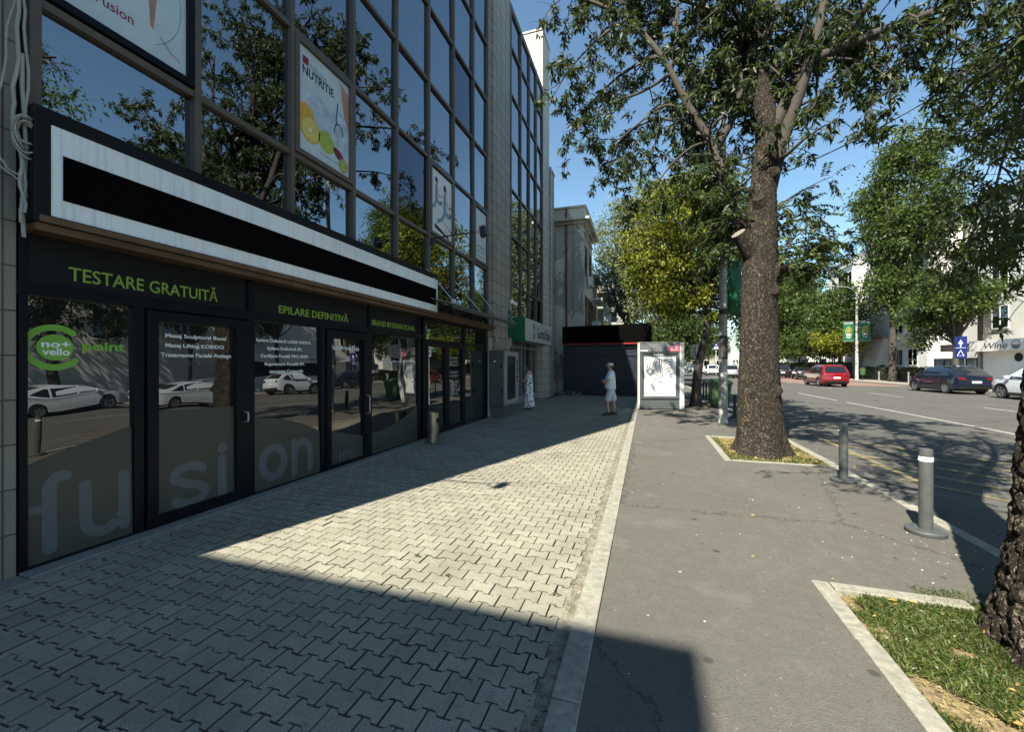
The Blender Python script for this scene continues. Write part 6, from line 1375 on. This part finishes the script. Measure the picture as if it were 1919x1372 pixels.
# grass and litter
def blades(name, mt, P, n, keepf, hgt, kindn='stuff', lean=.5, wf=.12):
    x = rng.uniform(P[0], P[1], n*2); y = rng.uniform(P[2], P[3], n*2); m = np.array([keepf(a, b) for a, b in zip(x, y)]); x = x[m][:n]; y = y[m][:n]; n = len(x)
    B = np.stack([x, y, np.full(n, -.02)], 1); D = rng.normal(size=(n, 3))*lean; D[:, 2] = 1; Ls = rng.uniform(*hgt, n)
    o = leafmesh(name, mt, None, B, D, Ls, Ls*wf, rng); o['kind'] = kindn; return o
nz = lambda a, b, s: noise.noise(Vector((a*s, b*s, 3.3)))
blades('green_grass', M['grass'], (1.31, 2.82, .7, 3.85), 80000, lambda a, b: nz(a, b, 2.6) > -.2 + .35*nz(a, b, 9)-.25*(b > 3.1 and a > 1.6) and not ((a-2.1)**2+(b-2.75)**2 < .02) and (b < 3.60 or a > 1.85), (.02, .065), lean=1.0, wf=.14)
blades('dry_grass', M['dry'], (1.31, 2.82, .7, 3.7), 5000, lambda a, b: nz(a, b, 2.6) < -.12, (.03, .06), lean=1.6, wf=.1)
blades('dry_grass', M['dry'], (1.38, 2.84, 8.0, 10.4), 16000, lambda a, b: True, (.03, .07), lean=2.2, wf=.16)
blades('green_grass', M['grass'], (1.38, 2.84, 8.0, 10.4), 9000, lambda a, b: nz(a, b, 2.2) > .05 or b < 8.2 or a < 1.5, (.03, .07), lean=1.2, wf=.2)
def litter(name, mt, boxes, L=(.012, .045), z=.004):
    B = []; 
    for x0, x1, y0, y1, n, zz in boxes: B.append(np.stack([rng.uniform(x0, x1, n), rng.uniform(y0, y1, n), np.full(n, zz)+rng.uniform(0, .006, n)], 1))
    B = np.concatenate(B); D = rng.normal(size=(len(B), 3)); D[:, 2] = rng.uniform(0, .25, len(B)); Ls = rng.uniform(*L, len(B)); o = leafmesh(name, mt, None, B, D, Ls, Ls*.45, rng, fold=.12); o['kind'] = 'stuff'
litter('fallen_leaves', M['deadleaf'], [(-.55, -.45, 1, 22, 260, -.016), (-.54, -.46, 2.7, 3.2, 160, -.012), (-.6, -.44, 1.5, 2.0, 140, -.012), (-4.4, -.5, 1, 20, 36, .004), (-.28, 2.8, 2, 16, 120, .006), (3.0, 3.4, 4, 20, 200, -.114), (1.35, 2.8, .8, 3.6, 210, .012), (1.4, 2.8, 8, 10.4, 260, .02)])
litter('pale_litter', mat('pale_litter_scraps', (.6, .6, .56), .9, var=.1), [(-.25, 2.8, 1.2, 9, 110, .004), (1.0, 2.8, 3.8, 5.6, 90, .004), (-4.3, -.6, .8, 6, 30, .004), (-.25, 2.6, 9, 16, 60, .004)], (.004, .02))
litter('kerb_weeds', M['grass'], [(-.56, -.45, 1.3, 2.1, 160, -.012), (-4.46, -4.38, 1, 12, 90, .0), (-1.5, -1.46, 2.9, 2.96, 8, .0), (-1.9, -1.85, 3.1, 3.15, 8, .0), (-.64, -.6, 2.9, 2.95, 8, 0)], (.02, .05))
